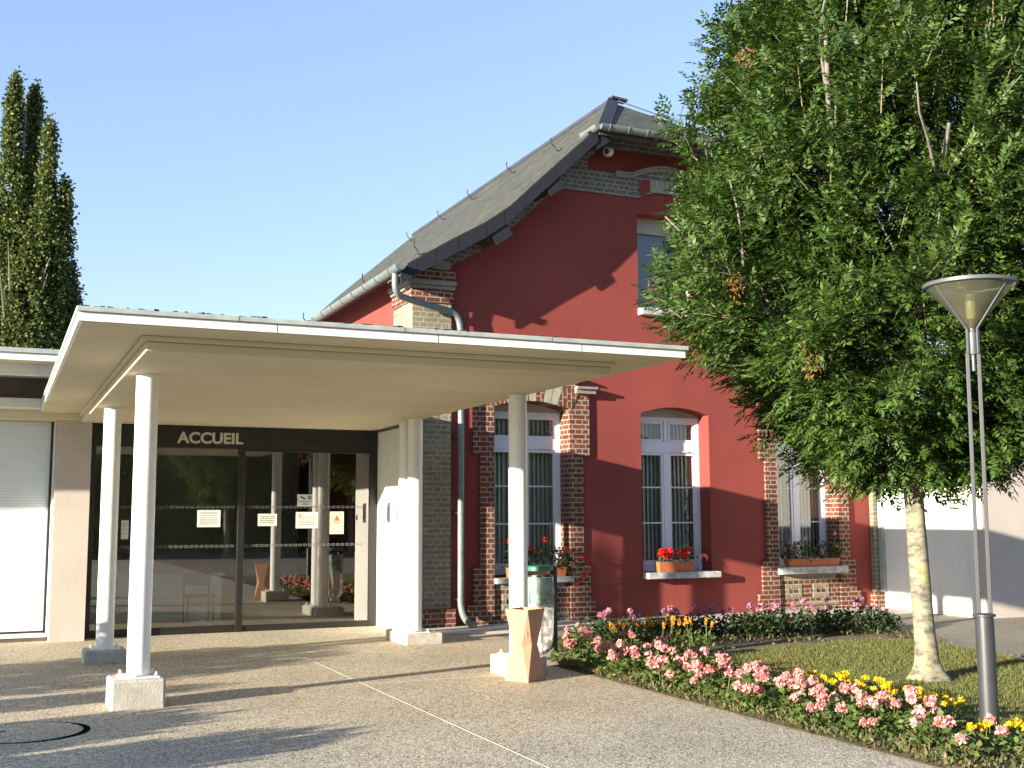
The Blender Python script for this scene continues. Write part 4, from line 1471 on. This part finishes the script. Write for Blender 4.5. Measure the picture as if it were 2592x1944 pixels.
def make_ash(name, label, x, y, group=None, twigs=7000):
    t = thing(name, label, 'tree', (x, y, 0), group)
    # trunk with root flare
    tk = MB()
    tdx = Vector((y, -x, 0)).normalized()
    zs = [-0.05, 0.03, 0.10, 0.2, 0.5, 1.0, 1.5, 2.1, 2.6]
    rs = [0.24, 0.20, 0.15, 0.122, 0.102, 0.098, 0.096, 0.10, 0.11]
    pts = [Vector((x, y, z)) + tdx * (0.02 - 0.045 * z + 0.004 * z * z) for z in zs]
    tk.tube(pts, rs, 22)
    for i, q in enumerate(tk.v):
        k = i // 22
        if k < 9:
            c_ = pts[k]
            a_ = math.atan2(q[1] - c_.y, q[0] - c_.x)
            f_ = 1 + (0.16 * max(0, 1 - zs[k] / 0.25)) * math.sin(5 * a_ + 1) + 0.035 * math.sin(2 * a_ + 3 * zs[k]) + 0.02 * math.sin(7 * a_ + 9 * zs[k])
            tk.v[i] = (c_.x + (q[0] - c_.x) * f_, c_.y + (q[1] - c_.y) * f_, q[2])
    trunk = tk.build('trunk', 'ashbark', t, smooth=True)
    top = pts[-1]
    lm = MB()
    limb_pts = []
    for k in range(13):
        a = 2 * math.pi * k / 13 + rng.uniform(-0.2, 0.2)
        el = rng.uniform(0.25, 1.25)
        ln = 2.0 + 2.6 * math.sin(el) ** 1.5
        p = Vector(top) - Vector((0, 0, rng.uniform(0, 0.5)))
        d = Vector((math.cos(a) * math.cos(el), math.sin(a) * math.cos(el), math.sin(el)))
        chain = [p.copy()]
        for i in range(6):
            d = (d + Vector((rng.uniform(-.16, .16), rng.uniform(-.16, .16), rng.uniform(0, .2)))).normalized()
            p = p + d * ln / 6
            chain.append(p.copy())
        lm.tube(chain, [0.06 * (1 - i / 7) + 0.01 for i in range(7)], 7)
        limb_pts += chain[2:]
        for i in (2, 3, 4, 5):
            for _ in range(2):
                q = chain[i].copy()
                dd = (d + Vector((rng.uniform(-.9, .9), rng.uniform(-.9, .9), rng.uniform(-.2, .6)))).normalized()
                sub = [q.copy()]
                for j in range(4):
                    dd = (dd + Vector((rng.uniform(-.2, .2), rng.uniform(-.2, .2), rng.uniform(0, .15)))).normalized()
                    q = q + dd * 0.28
                    sub.append(q.copy())
                lm.tube(sub, [0.02, 0.017, 0.014, 0.01, 0.006], 5)
    lm.build('limb', 'poplarbark', t, smooth=True)
    # twigs through the crown volume
    n = twigs
    zz = nr.uniform(2.0, 8.65, n * 4)
    rr = profile_r(ASH, zz)
    keep = nr.uniform(0, 2.9, len(zz)) < rr
    zz, rr = zz[keep][:n], rr[keep][:n]
    n = len(zz)
    ph = nr.uniform(0, 2 * math.pi, n)
    rho = np.where(nr.uniform(0, 1, n) < 0.72, nr.uniform(0.80, 1.0, n), nr.uniform(0.35, 0.8, n))
    # pockets without foliage
    rr = rr * lump(ph, zz)
    rr = rr * (1 + 0.05 * np.sin(9 * ph + 4 * zz) + 0.04 * np.sin(7 * zz - 11 * ph))
    hole = np.sin(4 * ph + 1.7 * zz) + np.sin(2.9 * zz - 3 * ph + 0.6) > 1.35
    rho = np.where(hole, rho * 0.8, rho)
    pk = (np.sin(8.3 * ph + 2.2 * zz + 0.7) * np.sin(3.7 * zz - 2.6 * ph) > 0.42) & (rho > 0.62)
    rho = np.where(pk, rho * nr.uniform(0.55, 0.8, n), rho)
    P = np.stack([x + rr * rho * np.cos(ph), y + rr * rho * np.sin(ph), zz], 1)
    out = np.stack([np.cos(ph), np.sin(ph), np.zeros(n)], 1)
    upw = np.interp(zz, [2.0, 3.2, 5, 8.6], [-0.35, 0.15, 0.9, 1.6])
    D = unit(out * 0.75 + np.array([0, 0, 1]) * upw[:, None] + nr.normal(0, 0.28, (n, 3)))
    TL = nr.uniform(0.28, 0.55, n)
    P0 = P - D * (TL * 0.6)[:, None]
    tw = MB()
    for i in range(0, n, 4):
        p, q = Vector(P0[i]), Vector(P0[i] + D[i] * TL[i])
        tw.tube([p, (p + q) / 2 + Vector((0, 0, 0.01)), q], [0.007, 0.005, 0.003], 3, caps=False)
    tw.build('twig', 'twig', t)
    base, dirs, nrm, Ls = [], [], [], []
    K = 7
    for k in range(K):
        f = 0.18 + 0.82 * k / (K - 1)
        a = k * 2.4 + nr.uniform(0, 6.28, n)
        s1 = unit(np.cross(D, np.array([0.3, 0.2, 1.0])))
        s2 = np.cross(D, s1)
        rad = s1 * np.cos(a)[:, None] + s2 * np.sin(a)[:, None]
        base.append(P0 + D * (TL * f)[:, None])
        dr = unit(D * (0.35 + 0.5 * f) + rad * (1.0 - 0.45 * f) + out * 0.25)
        dirs.append(dr)
        nrm.append(np.array([0, 0, 1.0]) + out * 0.65 + nr.normal(0, 0.25, (n, 3)))
        Ls.append(nr.uniform(0.15, 0.24, n))
    V, Q = compound_leaves(np.concatenate(base), np.concatenate(dirs), np.concatenate(nrm), np.concatenate(Ls), 0.074, 0.030)
    npmesh('crown', V, Q, 'ash', t)
    # a low sprig beside the trunk
    v = Vector((x, y, 0)).normalized()
    s_ = Vector((v.y, -v.x, 0))
    c = np.array(Vector((x, y, 1.78)) + s_ * 0.06 - v * 0.08)
    e = np.array(s_)
    k_ = 9
    B = c + e * np.linspace(0.06, 0.25, k_)[:, None] + np.array([0, 0, 1]) * nr.uniform(-0.08, 0.08, k_)[:, None]
    V2, Q2 = compound_leaves(B, e + nr.normal(0, 0.5, (k_, 3)), np.array([0, 0, 1.0]) + nr.normal(0, 0.3, (k_, 3)), nr.uniform(0.12, 0.2, k_), 0.075, 0.034)
    npmesh('sprig', V2, Q2, 'ash', t)
    # a few dry seed bunches
    for (ds, df, z) in ((-1.35, -2.1, 5.9), (-1.5, -2.1, 3.72), (-2.5, -1.0, 3.95), (-0.85, -2.35, 3.0)):
        v = Vector((x, y, 0)).normalized()
        s_ = Vector((v.y, -v.x, 0))
        c = np.array(Vector((x, y, z)) + s_ * ds + v * df)
        m_ = 60
        pos = c + np.clip(nr.normal(0, 1, (m_, 3)), -1.6, 1.6) * np.array([0.05, 0.05, 0.09])
        V, Q = leaves(pos, nr.normal(0, 1, (m_, 3)) + np.array([0, 0, -1.2]), nr.normal(0, 1, (m_, 3)), 0.05, 0.016)
        npmesh('seed_bunch', V, Q, 'seed', t)
    return t


ash = make_ash('ash_tree', 'dense round crowned ash tree on the lawn with slim pale trunk', TX, TY)

POP = [(2.0, 0.7), (4, 1.3), (7, 1.6), (9.5, 1.65), (11, 1.35), (12.5, 1.2), (14, 0.9), (15.0, 0.75), (15.6, 0.6), (16.1, 0.3)]


def make_poplar(name, label, x, y, n=11500, group=None):
    t = thing(name, label, 'tree', (x, y, 0), group)
    MB().tube([(x, y, -0.1), (x + 0.03, y, 4), (x - 0.05, y, 9), (x + 0.05, y, 15)], [0.28, 0.2, 0.13, 0.03], 10).build('trunk', 'poplarbark', t, smooth=True)
    lm = MB()
    for k in range(46):
        z = rng.uniform(1.8, 8.5)
        a = rng.uniform(0, 6.28)
        r = float(profile_r(POP, z + 1.5))
        lm.tube([(x, y, z), (x + 0.5 * r * math.cos(a), y + 0.5 * r * math.sin(a), z + 0.9), (x + 0.85 * r * math.cos(a), y + 0.85 * r * math.sin(a), z + 2.4)], [0.05, 0.035, 0.01], 5)
    lm.build('limb', 'poplarbark', t)
    sub = [(-0.30, 16.0, 0.85), (0.30, 15.9, 0.70), (0.80, 14.5, 0.75), (0.15, 13.2, 0.9), (1.2, 11.7, 0.68), (0.35, 10.6, 1.1), (1.75, 10.0, 0.8), (1.7, 8.6, 0.75), (1.35, 12.6, 0.6), (-0.4, 12.0, 0.8), (0.6, 7.0, 1.1)]
    wgt = np.array([q[1] * q[2] for q in sub])
    pick = nr.choice(len(sub), n, p=wgt / wgt.sum())
    sx = np.array([q[0] for q in sub])[pick]
    sz = np.array([q[1] for q in sub])[pick]
    sr = np.array([q[2] for q in sub])[pick]
    sy = np.sin(pick * 2.1) * 0.5
    tt = nr.uniform(0, 1, n) ** 0.8
    zz = 2.2 + (sz - 2.2) * tt
    ph = nr.uniform(0, 6.283, n)
    rr = sr * np.sqrt(np.clip(1 - tt ** 5, 0, 1)) * (0.75 + 0.25 * np.sin(1.7 * zz + pick)) * np.interp(tt, [0, 0.6, 1], [1, 1, 0.5])
    rho = nr.uniform(0.2, 1, n) ** 0.5
    P = np.stack([x + sx * np.interp(zz, [2, 12], [0.7, 1.0]) + rr * rho * np.cos(ph), y + sy + rr * rho * np.sin(ph), zz], 1)
    keep = (np.sin(4 * ph + pick) + 0.9 * np.sin(2.6 * zz + 3 * ph)) > -1.0
    P = P[keep]
    n = len(P)
    K = 13
    pos = (P[:, None, :] + nr.normal(0, 1, (n, K, 3)) * np.array([0.09, 0.09, 0.20])).reshape(-1, 3)
    V, Q = leaves(pos, nr.normal(0, 1, pos.shape) + np.array([0, 0, -0.2]), nr.normal(0, 1, pos.shape) + np.array([-0.3, -0.5, 0.4]), nr.uniform(0.09, 0.15, len(pos)), 0.10)
    npmesh('crown', V, Q, 'poplar', t)
    return t


pop = make_poplar('poplar_tree', 'tall narrow poplar tree rising behind the low flat roofed wing', 0.25, 40)

# ================================================================== BEDDING PLANTS
UP = np.array([0, 0, 1.0])


def foliage(name, n, rx, h, L, W, mat, parent, spike=0.0, z0=0.0):
    a = nr.uniform(0, 6.283, n)
    r = np.sqrt(nr.uniform(0, 1, n)) * rx
    z = z0 + nr.uniform(0.08, 1, n) * h * (1 - 0.45 * (r / rx) ** 2)
    pos = np.stack([r * np.cos(a), r * np.sin(a), z], 1)
    out = np.stack([np.cos(a), np.sin(a), np.full(n, spike)], 1)
    V, Q = leaves(pos, out + nr.normal(0, 0.5, (n, 3)), UP + nr.normal(0, 0.45, (n, 3)), L * nr.uniform(0.7, 1.25, n), W * nr.uniform(0.8, 1.2, n), 0.55)
    return npmesh(name, V, Q, mat, parent)


def bloom(name, c, r, n, size, mat, parent, flat=1.0):
    d = unit(nr.normal(0, 1, (n, 3)) + np.array([0, 0, 0.5]))
    rad = r * nr.uniform(0.55, 1.0, (n, 1))
    pos = np.array(c) + d * rad * np.array([1, 1, flat])
    V, Q = leaves(pos - d * 0.01, unit(np.cross(d, nr.normal(0, 1, (n, 3)))) + d * 0.35, d, size * nr.uniform(0.8, 1.2, n), size * 0.95, 0.5)
    return npmesh(name, V, Q, mat, parent)


def stems(name, tips, parent, mat='gerleaf'):
    b = MB()
    for (x, y, z) in tips:
        b.tube([(x * 0.2, y * 0.2, 0.0), (x * 0.6, y * 0.6, z * 0.6), (x, y, z)], [0.005, 0.004, 0.003], 4, caps=False)
    return b.build(name, mat, parent)


def make_plant(name, cat, leafm, flm, nl, rx, h, L, W, heads, br, bn_, bsz, spike=0.2, flat=0.8):
    t = thing(name, '', cat, (0, 0, 0))
    foliage('foliage', nl, rx, h, L, W, leafm, t, spike)
    stems('stem', heads, t)
    for c in heads:
        bloom('bloom', c, br, bn_, bsz, flm, t, flat)
    return t


def protos(n, mk):
    out = []
    for _ in range(n):
        p = mk()
        out.append([p, kids(p), False])
    return out


def place(protos_, x, y, z, label, group, sc=1.0):
    p = protos_[rng.randrange(len(protos_))]
    rz = rng.uniform(0, 6.283)
    if not p[2]:
        p[2] = True
        o = p[0]
        o.location = (x, y, z)
        o.rotation_euler = (0, 0, rz)
        o.scale = (sc,) * 3
        o['label'] = label
        o['group'] = group
        return o
    return copy_thing(p[0], p[1], (x, y, z), label, rz, sc, group)


def rh(k, r, h0, h1):
    out = []
    for i in range(k):
        a = rng.uniform(0, 6.283)
        q = r * rng.uniform(0.2, 1)
        out.append((q * math.cos(a), q * math.sin(a), rng.uniform(h0, h1)))
    return out


pinks = protos(6, lambda: make_plant('geranium_plant', 'flower plant', 'gerleaf', 'pink', 150, 0.18, 0.17, 0.055, 0.05, rh(rng.choice((1, 2, 2, 3)), 0.11, 0.14, 0.22), 0.05, 60, 0.032))
yels = protos(3, lambda: make_plant('marigold_plant', 'flower plant', 'gerleaf', 'yellow', 80, 0.13, 0.14, 0.05, 0.022, rh(rng.choice((2, 3)), 0.10, 0.13, 0.20), 0.036, 40, 0.026, flat=0.6))
oras = protos(3, lambda: make_plant('celosia_plant', 'flower plant', 'gerleaf', 'orange', 80, 0.13, 0.17, 0.06, 0.025, rh(4, 0.12, 0.20, 0.34), 0.022, 30, 0.022, 0.8, 1.5))
roses = protos(5, lambda: make_plant('rose_bush', 'flower plant', 'darkleaf', 'mauve', 230, 0.24, 0.33, 0.055, 0.04, rh(rng.choice((1, 2, 2)), 0.18, 0.31, 0.44), 0.036, 45, 0.032, 0.6))

PINKL, PINKG = 'pink geranium plant in the border along the pavement edge', 'pink geraniums along the pavement edge'
spots = []
tries = 0
while len(spots) < 74 and tries < 9000:
    tries += 1
    yy = rng.uniform(5.9, 11.9)
    xx = rng.uniform(5.9, 6.8) if yy < 10.2 else rng.uniform(5.95, 7.0)
    if yy < 10.2 and abs(xx - 6.35) > 0.45: continue
    if math.hypot(xx - LX, yy - LY) < 0.32: continue
    if all(math.hypot(xx - a, yy - c) > 0.235 for a, c in spots):
        spots.append((xx, yy))
for xx, yy in spots:
    place(pinks, xx, yy, 0.0, PINKL, PINKG, rng.uniform(0.85, 1.15))
for xx, yy in ((6.55, 12.3), (6.75, 12.75), (6.6, 13.1), (7.0, 12.2), (7.35, 11.9), (6.9, 13.45), (7.15, 12.6)):
    place(pinks, xx, yy, 0.006, 'pink geranium plant at the bed corner beside the bag holder', 'pink geraniums at the bed corner', rng.uniform(0.9, 1.2))
ysp = []
for k in range(14):
    ysp.append((6.98 + rng.uniform(-0.07, 0.12), 7.15 + k * 0.125 + rng.uniform(-0.05, 0.05)))
ysp += [(7.05, 6.2), (7.15, 5.95), (6.95, 5.75), (7.25, 6.4), (7.2, 5.6), (6.75, 6.15), (6.5, 5.95), (6.6, 5.7), (6.35, 5.75), (6.25, 6.05), (6.9, 6.95), (7.3, 6.1)]
for xx, yy in ysp:
    place(yels, xx, yy, 0.006, 'yellow marigold plant between the pink geraniums and the lawn', 'yellow marigolds near the street lamp', rng.uniform(0.85, 1.15))
for k in range(13):
    place(oras, 7.2 + k * 0.085 + rng.uniform(-0.05, 0.05), 12.95 - k * 0.03 + rng.uniform(-0.18, 0.12), 0.006, 'orange and yellow spiked flower plant before the dark roses', 'orange spiked flowers in the back bed', rng.uniform(0.85, 1.1))
for k in range(28):
    x = 7.1 + k * 0.168
    place(roses, x + rng.uniform(-0.06, 0.06), 13.35 - (x - 7.1) * 0.10 + rng.uniform(-0.13, 0.13), 0.006, 'dark leaved rose bush with mauve bloom in the back row', 'rose bushes along the facade path', rng.uniform(0.85, 1.2))
for grp in (pinks, yels, oras, roses):
    for p in grp:
        if not p[2]:
            for k in p[1]:
                bpy.data.objects.remove(k)
            bpy.data.objects.remove(p[0])

# ground cover between the plants and the mown grass (uncountable)
n = 26000
x, y = nr.uniform(5.74, 11.8, n), nr.uniform(4.5, 13.8, n)
ok = in_poly(x, y, BED) & ~in_poly(x, y, LAWN)
x, y = x[ok], y[ok]
den = np.sin(x * 3.1 + y * 1.3) + np.sin(y * 2.7 - x) + nr.normal(0, 0.7, len(x))
ok = den > -0.2
x, y = x[ok], y[ok]
pos = np.stack([x, y, np.full(len(x), 0.002) + nr.uniform(0, 0.06, len(x))], 1)
V, Q = leaves(pos, nr.normal(0, 1, pos.shape) + np.array([0, 0, 0.5]), UP + nr.normal(0, 0.6, pos.shape), nr.uniform(0.03, 0.07, len(x)), 0.026)
n = 4200
xe, ye = 5.73 + np.abs(nr.normal(0, 0.14, n)), nr.uniform(4.5, 11.6, n)
ok = np.sin(ye * 2.3) + np.sin(ye * 5.1 + 1) + nr.normal(0, 0.8, n) > -0.7
xe, ye = xe[ok], ye[ok]
pos = np.stack([xe, ye, 0.003 + nr.uniform(0, 0.055, len(xe))], 1)
V2, Q2 = leaves(pos, nr.normal(0, 1, pos.shape) + np.array([0, 0, 0.8]), UP + nr.normal(0, 0.7, pos.shape), nr.uniform(0.03, 0.07, len(xe)), 0.022)
V, Q = np.concatenate([V, V2]), np.concatenate([Q, Q2 + len(V)])
tag(npmesh('ground_cover', V, Q, 'cover'), 'low weeds and fallen leaves covering the soil of the flower bed', 'ground cover', kind='stuff')
n = 95000
x, y = nr.uniform(6.85, 11.3, n), nr.uniform(4.2, 12.3, n)
ok = in_poly(x, y, LAWN) & (np.hypot(x - TX, y - TY) > 0.33 + 0.12 * np.sin(np.arctan2(y - TY, x - TX) * 3)) & (np.hypot(x - LX, y - LY) > 0.1)
pat = np.sin(1.9 * x + 0.7 * y) * np.sin(1.3 * y - 0.6 * x + 1) + nr.normal(0, 0.5, len(x))
ok &= pat > -1.05
x, y = x[ok], y[ok]
pos = np.stack([x, y, np.full(len(x), 0.004)], 1)
V, Q = leaves(pos, nr.normal(0, 0.45, pos.shape) + UP, nr.normal(0, 1, pos.shape), nr.uniform(0.02, 0.055, len(x)), 0.006)
tag(npmesh('grass', V, Q, 'grass'), 'short dry mown grass of the lawn under the ash tree', 'grass', kind='stuff')


# ================================================================== WINDOW BOXES
def trough(name, label, x0, x1, y0, z0, h, flm, nf, lf, fh, leafm, trail=None, heads=10, br=0.05):
    t = thing(name, label, 'flower box', ((x0 + x1) / 2, y0 + 0.09, z0))
    y1 = y0 + 0.18
    e = 0.025
    b = MB()
    vs = [(x0 + e, y0 + e, z0), (x1 - e, y0 + e, z0), (x1 - e, y1 - e, z0), (x0 + e, y1 - e, z0), (x0, y0, z0 + h), (x1, y0, z0 + h), (x1, y1, z0 + h), (x0, y1, z0 + h)]
    i_ = 0.015
    vs += [(x0 + i_, y0 + i_, z0 + h), (x1 - i_, y0 + i_, z0 + h), (x1 - i_, y1 - i_, z0 + h), (x0 + i_, y1 - i_, z0 + h),
           (x0 + i_, y0 + i_, z0 + h - 0.03), (x1 - i_, y0 + i_, z0 + h - 0.03), (x1 - i_, y1 - i_, z0 + h - 0.03), (x0 + i_, y1 - i_, z0 + h - 0.03)]
    fs = [(0, 3, 2, 1)] + [(k, (k + 1) % 4, 4 + (k + 1) % 4, 4 + k) for k in range(4)]
    fs += [(4 + k, 4 + (k + 1) % 4, 8 + (k + 1) % 4, 8 + k) for k in range(4)] + [(8 + k, 8 + (k + 1) % 4, 12 + (k + 1) % 4, 12 + k) for k in range(4)] + [(12, 13, 14, 15)]
    b.add(vs, fs)
    b.build('box', 'planter', t, bevel=0.004)
    part('potting_soil', 'soil', t, (x0 + 0.02, x1 - 0.02, y0 + 0.02, y1 - 0.02, z0 + h - 0.029, z0 + h - 0.012))
    px = nr.uniform(x0 - 0.03, x1 + 0.03, lf)
    py = nr.uniform(y0 - 0.07, y1 + 0.02, lf)
    pz = z0 + h + nr.uniform(-0.04, 1, lf) ** 1.5 * fh * 0.8 if False else z0 + h - 0.03 + nr.uniform(0, 1, lf) * fh * 0.75
    pos = np.stack([px, py, pz], 1)
    V, Q = leaves(pos, nr.normal(0, 0.7, pos.shape) + np.array([0, -0.3, 0.3]), UP + nr.normal(0, 0.6, pos.shape) + np.array([-0.3, -0.4, 0]), nr.uniform(0.035, 0.065, lf), 0.045, 0.55)
    npmesh('foliage', V, Q, leafm, t)
    hs = [(rng.uniform(x0, x1), rng.uniform(y0 - 0.06, y1 - 0.04), z0 + h + fh * rng.uniform(0.3, 1.0)) for _ in range(heads)]
    if trail:
        hs += trail
    sb = MB()
    for c in hs:
        sb.tube([(min(max(c[0], x0 + .02), x1 - .02), y0 + 0.09, z0 + h - 0.02), (c[0], c[1], c[2])], 0.004, 4)
        bloom('bloom', c, br, nf, 0.036, flm, t)
    sb.tube([(x0 + 0.03, y0 + 0.09, z0 + h - 0.02), (x1 - 0.03, y0 + 0.09, z0 + h - 0.02)], 0.004, 4)
    sb.build('leaf_stem', 'gerleaf', t)
    return t


trough('window_box', 'orange planter of bright red begonias on the middle window sill', 9.80, 10.49, 16.06, 0.737, 0.17, 'redflower', 45, 130, 0.20, 'darkleaf', heads=15, br=0.06)
trough('window_box', 'planter of trailing red geraniums on the left sill behind the bag holder', 7.15, 8.15, 16.08, 0.717, 0.15, 'redflower', 22, 420, 0.42, 'darkleaf',
       trail=[(8.35, 15.98, 1.0), (8.42, 15.95, 0.80), (8.25, 15.98, 0.62), (8.5, 15.96, 0.95), (8.38, 15.96, 0.7)], heads=13, br=0.038)
trough('window_box', 'bushy dark planter with few small coral blooms on the right sill', 12.38, 13.48, 16.06, 0.767, 0.14, 'pink', 16, 620, 0.42, 'darkleaf', heads=9, br=0.03)

# ================================================================== OUTSIDE THE FRAME: SHADOW CASTERS AND REFLECTIONS
ak = kids(ash)
trs = [((8.5, -13, 0), 1.1, 0.7, 'broad tree across the square, nearest one reflected in the entrance glass'),
       ((14.5, -16, 0), 1.25, 2.1, 'broad tree across the square reflected right of the mullion'),
       ((3.2, -17, 0), 1.2, 3.3, 'broad tree across the square reflected at the left of the entrance glass'),
       ((20.5, -13, 0), 1.2, 4.4, 'broad tree across the square standing farthest right of the row')]
for loc, s_, rz, lab in trs:
    copy_thing(ash, ak, loc, lab, rz, s_, 'broad trees across the square')
def shrub(label, x, y, rx, ry, h, n):
    t = thing('shrub', label, 'shrub', (x, y, 0), 'clipped shrubs left of the frame')
    a = nr.uniform(0, 6.283, n)
    r = np.sqrt(nr.uniform(0, 1, n))
    z = nr.uniform(0, 1, n) ** 0.7 * h * (1 - 0.25 * r ** 4)
    pos = np.stack([x + rx * r * np.cos(a), y + ry * r * np.sin(a), z], 1)
    V, Q = leaves(pos, nr.normal(0, 1, pos.shape), nr.normal(0, 1, pos.shape), nr.uniform(0.07, 0.12, n), 0.06)
    npmesh('foliage', V, Q, 'poplar', t)
    MB().tube([(x, y, -0.05), (x, y, h * 0.7)], [0.04, 0.02], 7).build('trunk', 'poplarbark', t)


shrub('slim leafy column added left of the frame to shade the facade', -14, 9.42, 0.12, 0.12, 6.0, 3600)  # unseen leafy column, added to darken one patch of the red facade
shrub('tall clipped shrub left of the frame beside the wing', -4, 11.96, 0.7, 1.3, 1.56, 5200)
shrub('narrow clipped shrub left of the frame between two larger shrubs', -4, 10.04, 0.5, 0.36, 1.18, 1800)
shrub('wide low shrub left of the frame opposite the manhole', -4, 8.46, 0.6, 0.72, 1.12, 3000)
shrub('rounded shrub left of the frame nearest the camera', -4, 7.0, 0.7, 0.62, 1.28, 3000)

hg = thing('hedge', 'long dark hedge across the square behind the broad trees', 'hedge', (8, -20, 0))
n = 60000
pos = np.stack([nr.uniform(-14, 34, n), -20 + nr.uniform(-0.8, 0.8, n), nr.uniform(0, 1, n) ** 0.8 * 5.5], 1)
pos[:, 2] *= 1 + 0.12 * np.sin(pos[:, 0] * 1.1) + 0.08 * np.sin(pos[:, 0] * 2.7)
V, Q = leaves(pos, nr.normal(0, 1, pos.shape), nr.normal(0, 1, pos.shape), nr.uniform(0.2, 0.4, n), 0.2)
npmesh('foliage', V, Q, 'gerleaf', hg)
part('stem', 'poplarbark', hg, (-13.8, 33.8, -20.2, -19.8, 0, 3.6))

# dry leaves blown over the paving
n = 110
x = nr.uniform(0.2, 11, n)
y = nr.uniform(6, 15.3, n)
ok = ~in_poly(x, y, BED)
x, y = x[ok], y[ok]
pos = np.stack([x, y, np.full(len(x), 0.004)], 1)
V, Q = leaves(pos, nr.normal(0, 1, pos.shape) * np.array([1, 1, 0.06]), UP + nr.normal(0, 0.25, pos.shape), nr.uniform(0.02, 0.045, len(x)), 0.018)
V[:, 2] = np.maximum(V[:, 2], 0.002) + 0.002
tag(npmesh('leaf_litter', V, Q, 'seed'), 'small dry brown leaves scattered over the forecourt paving', 'leaf litter', kind='stuff')
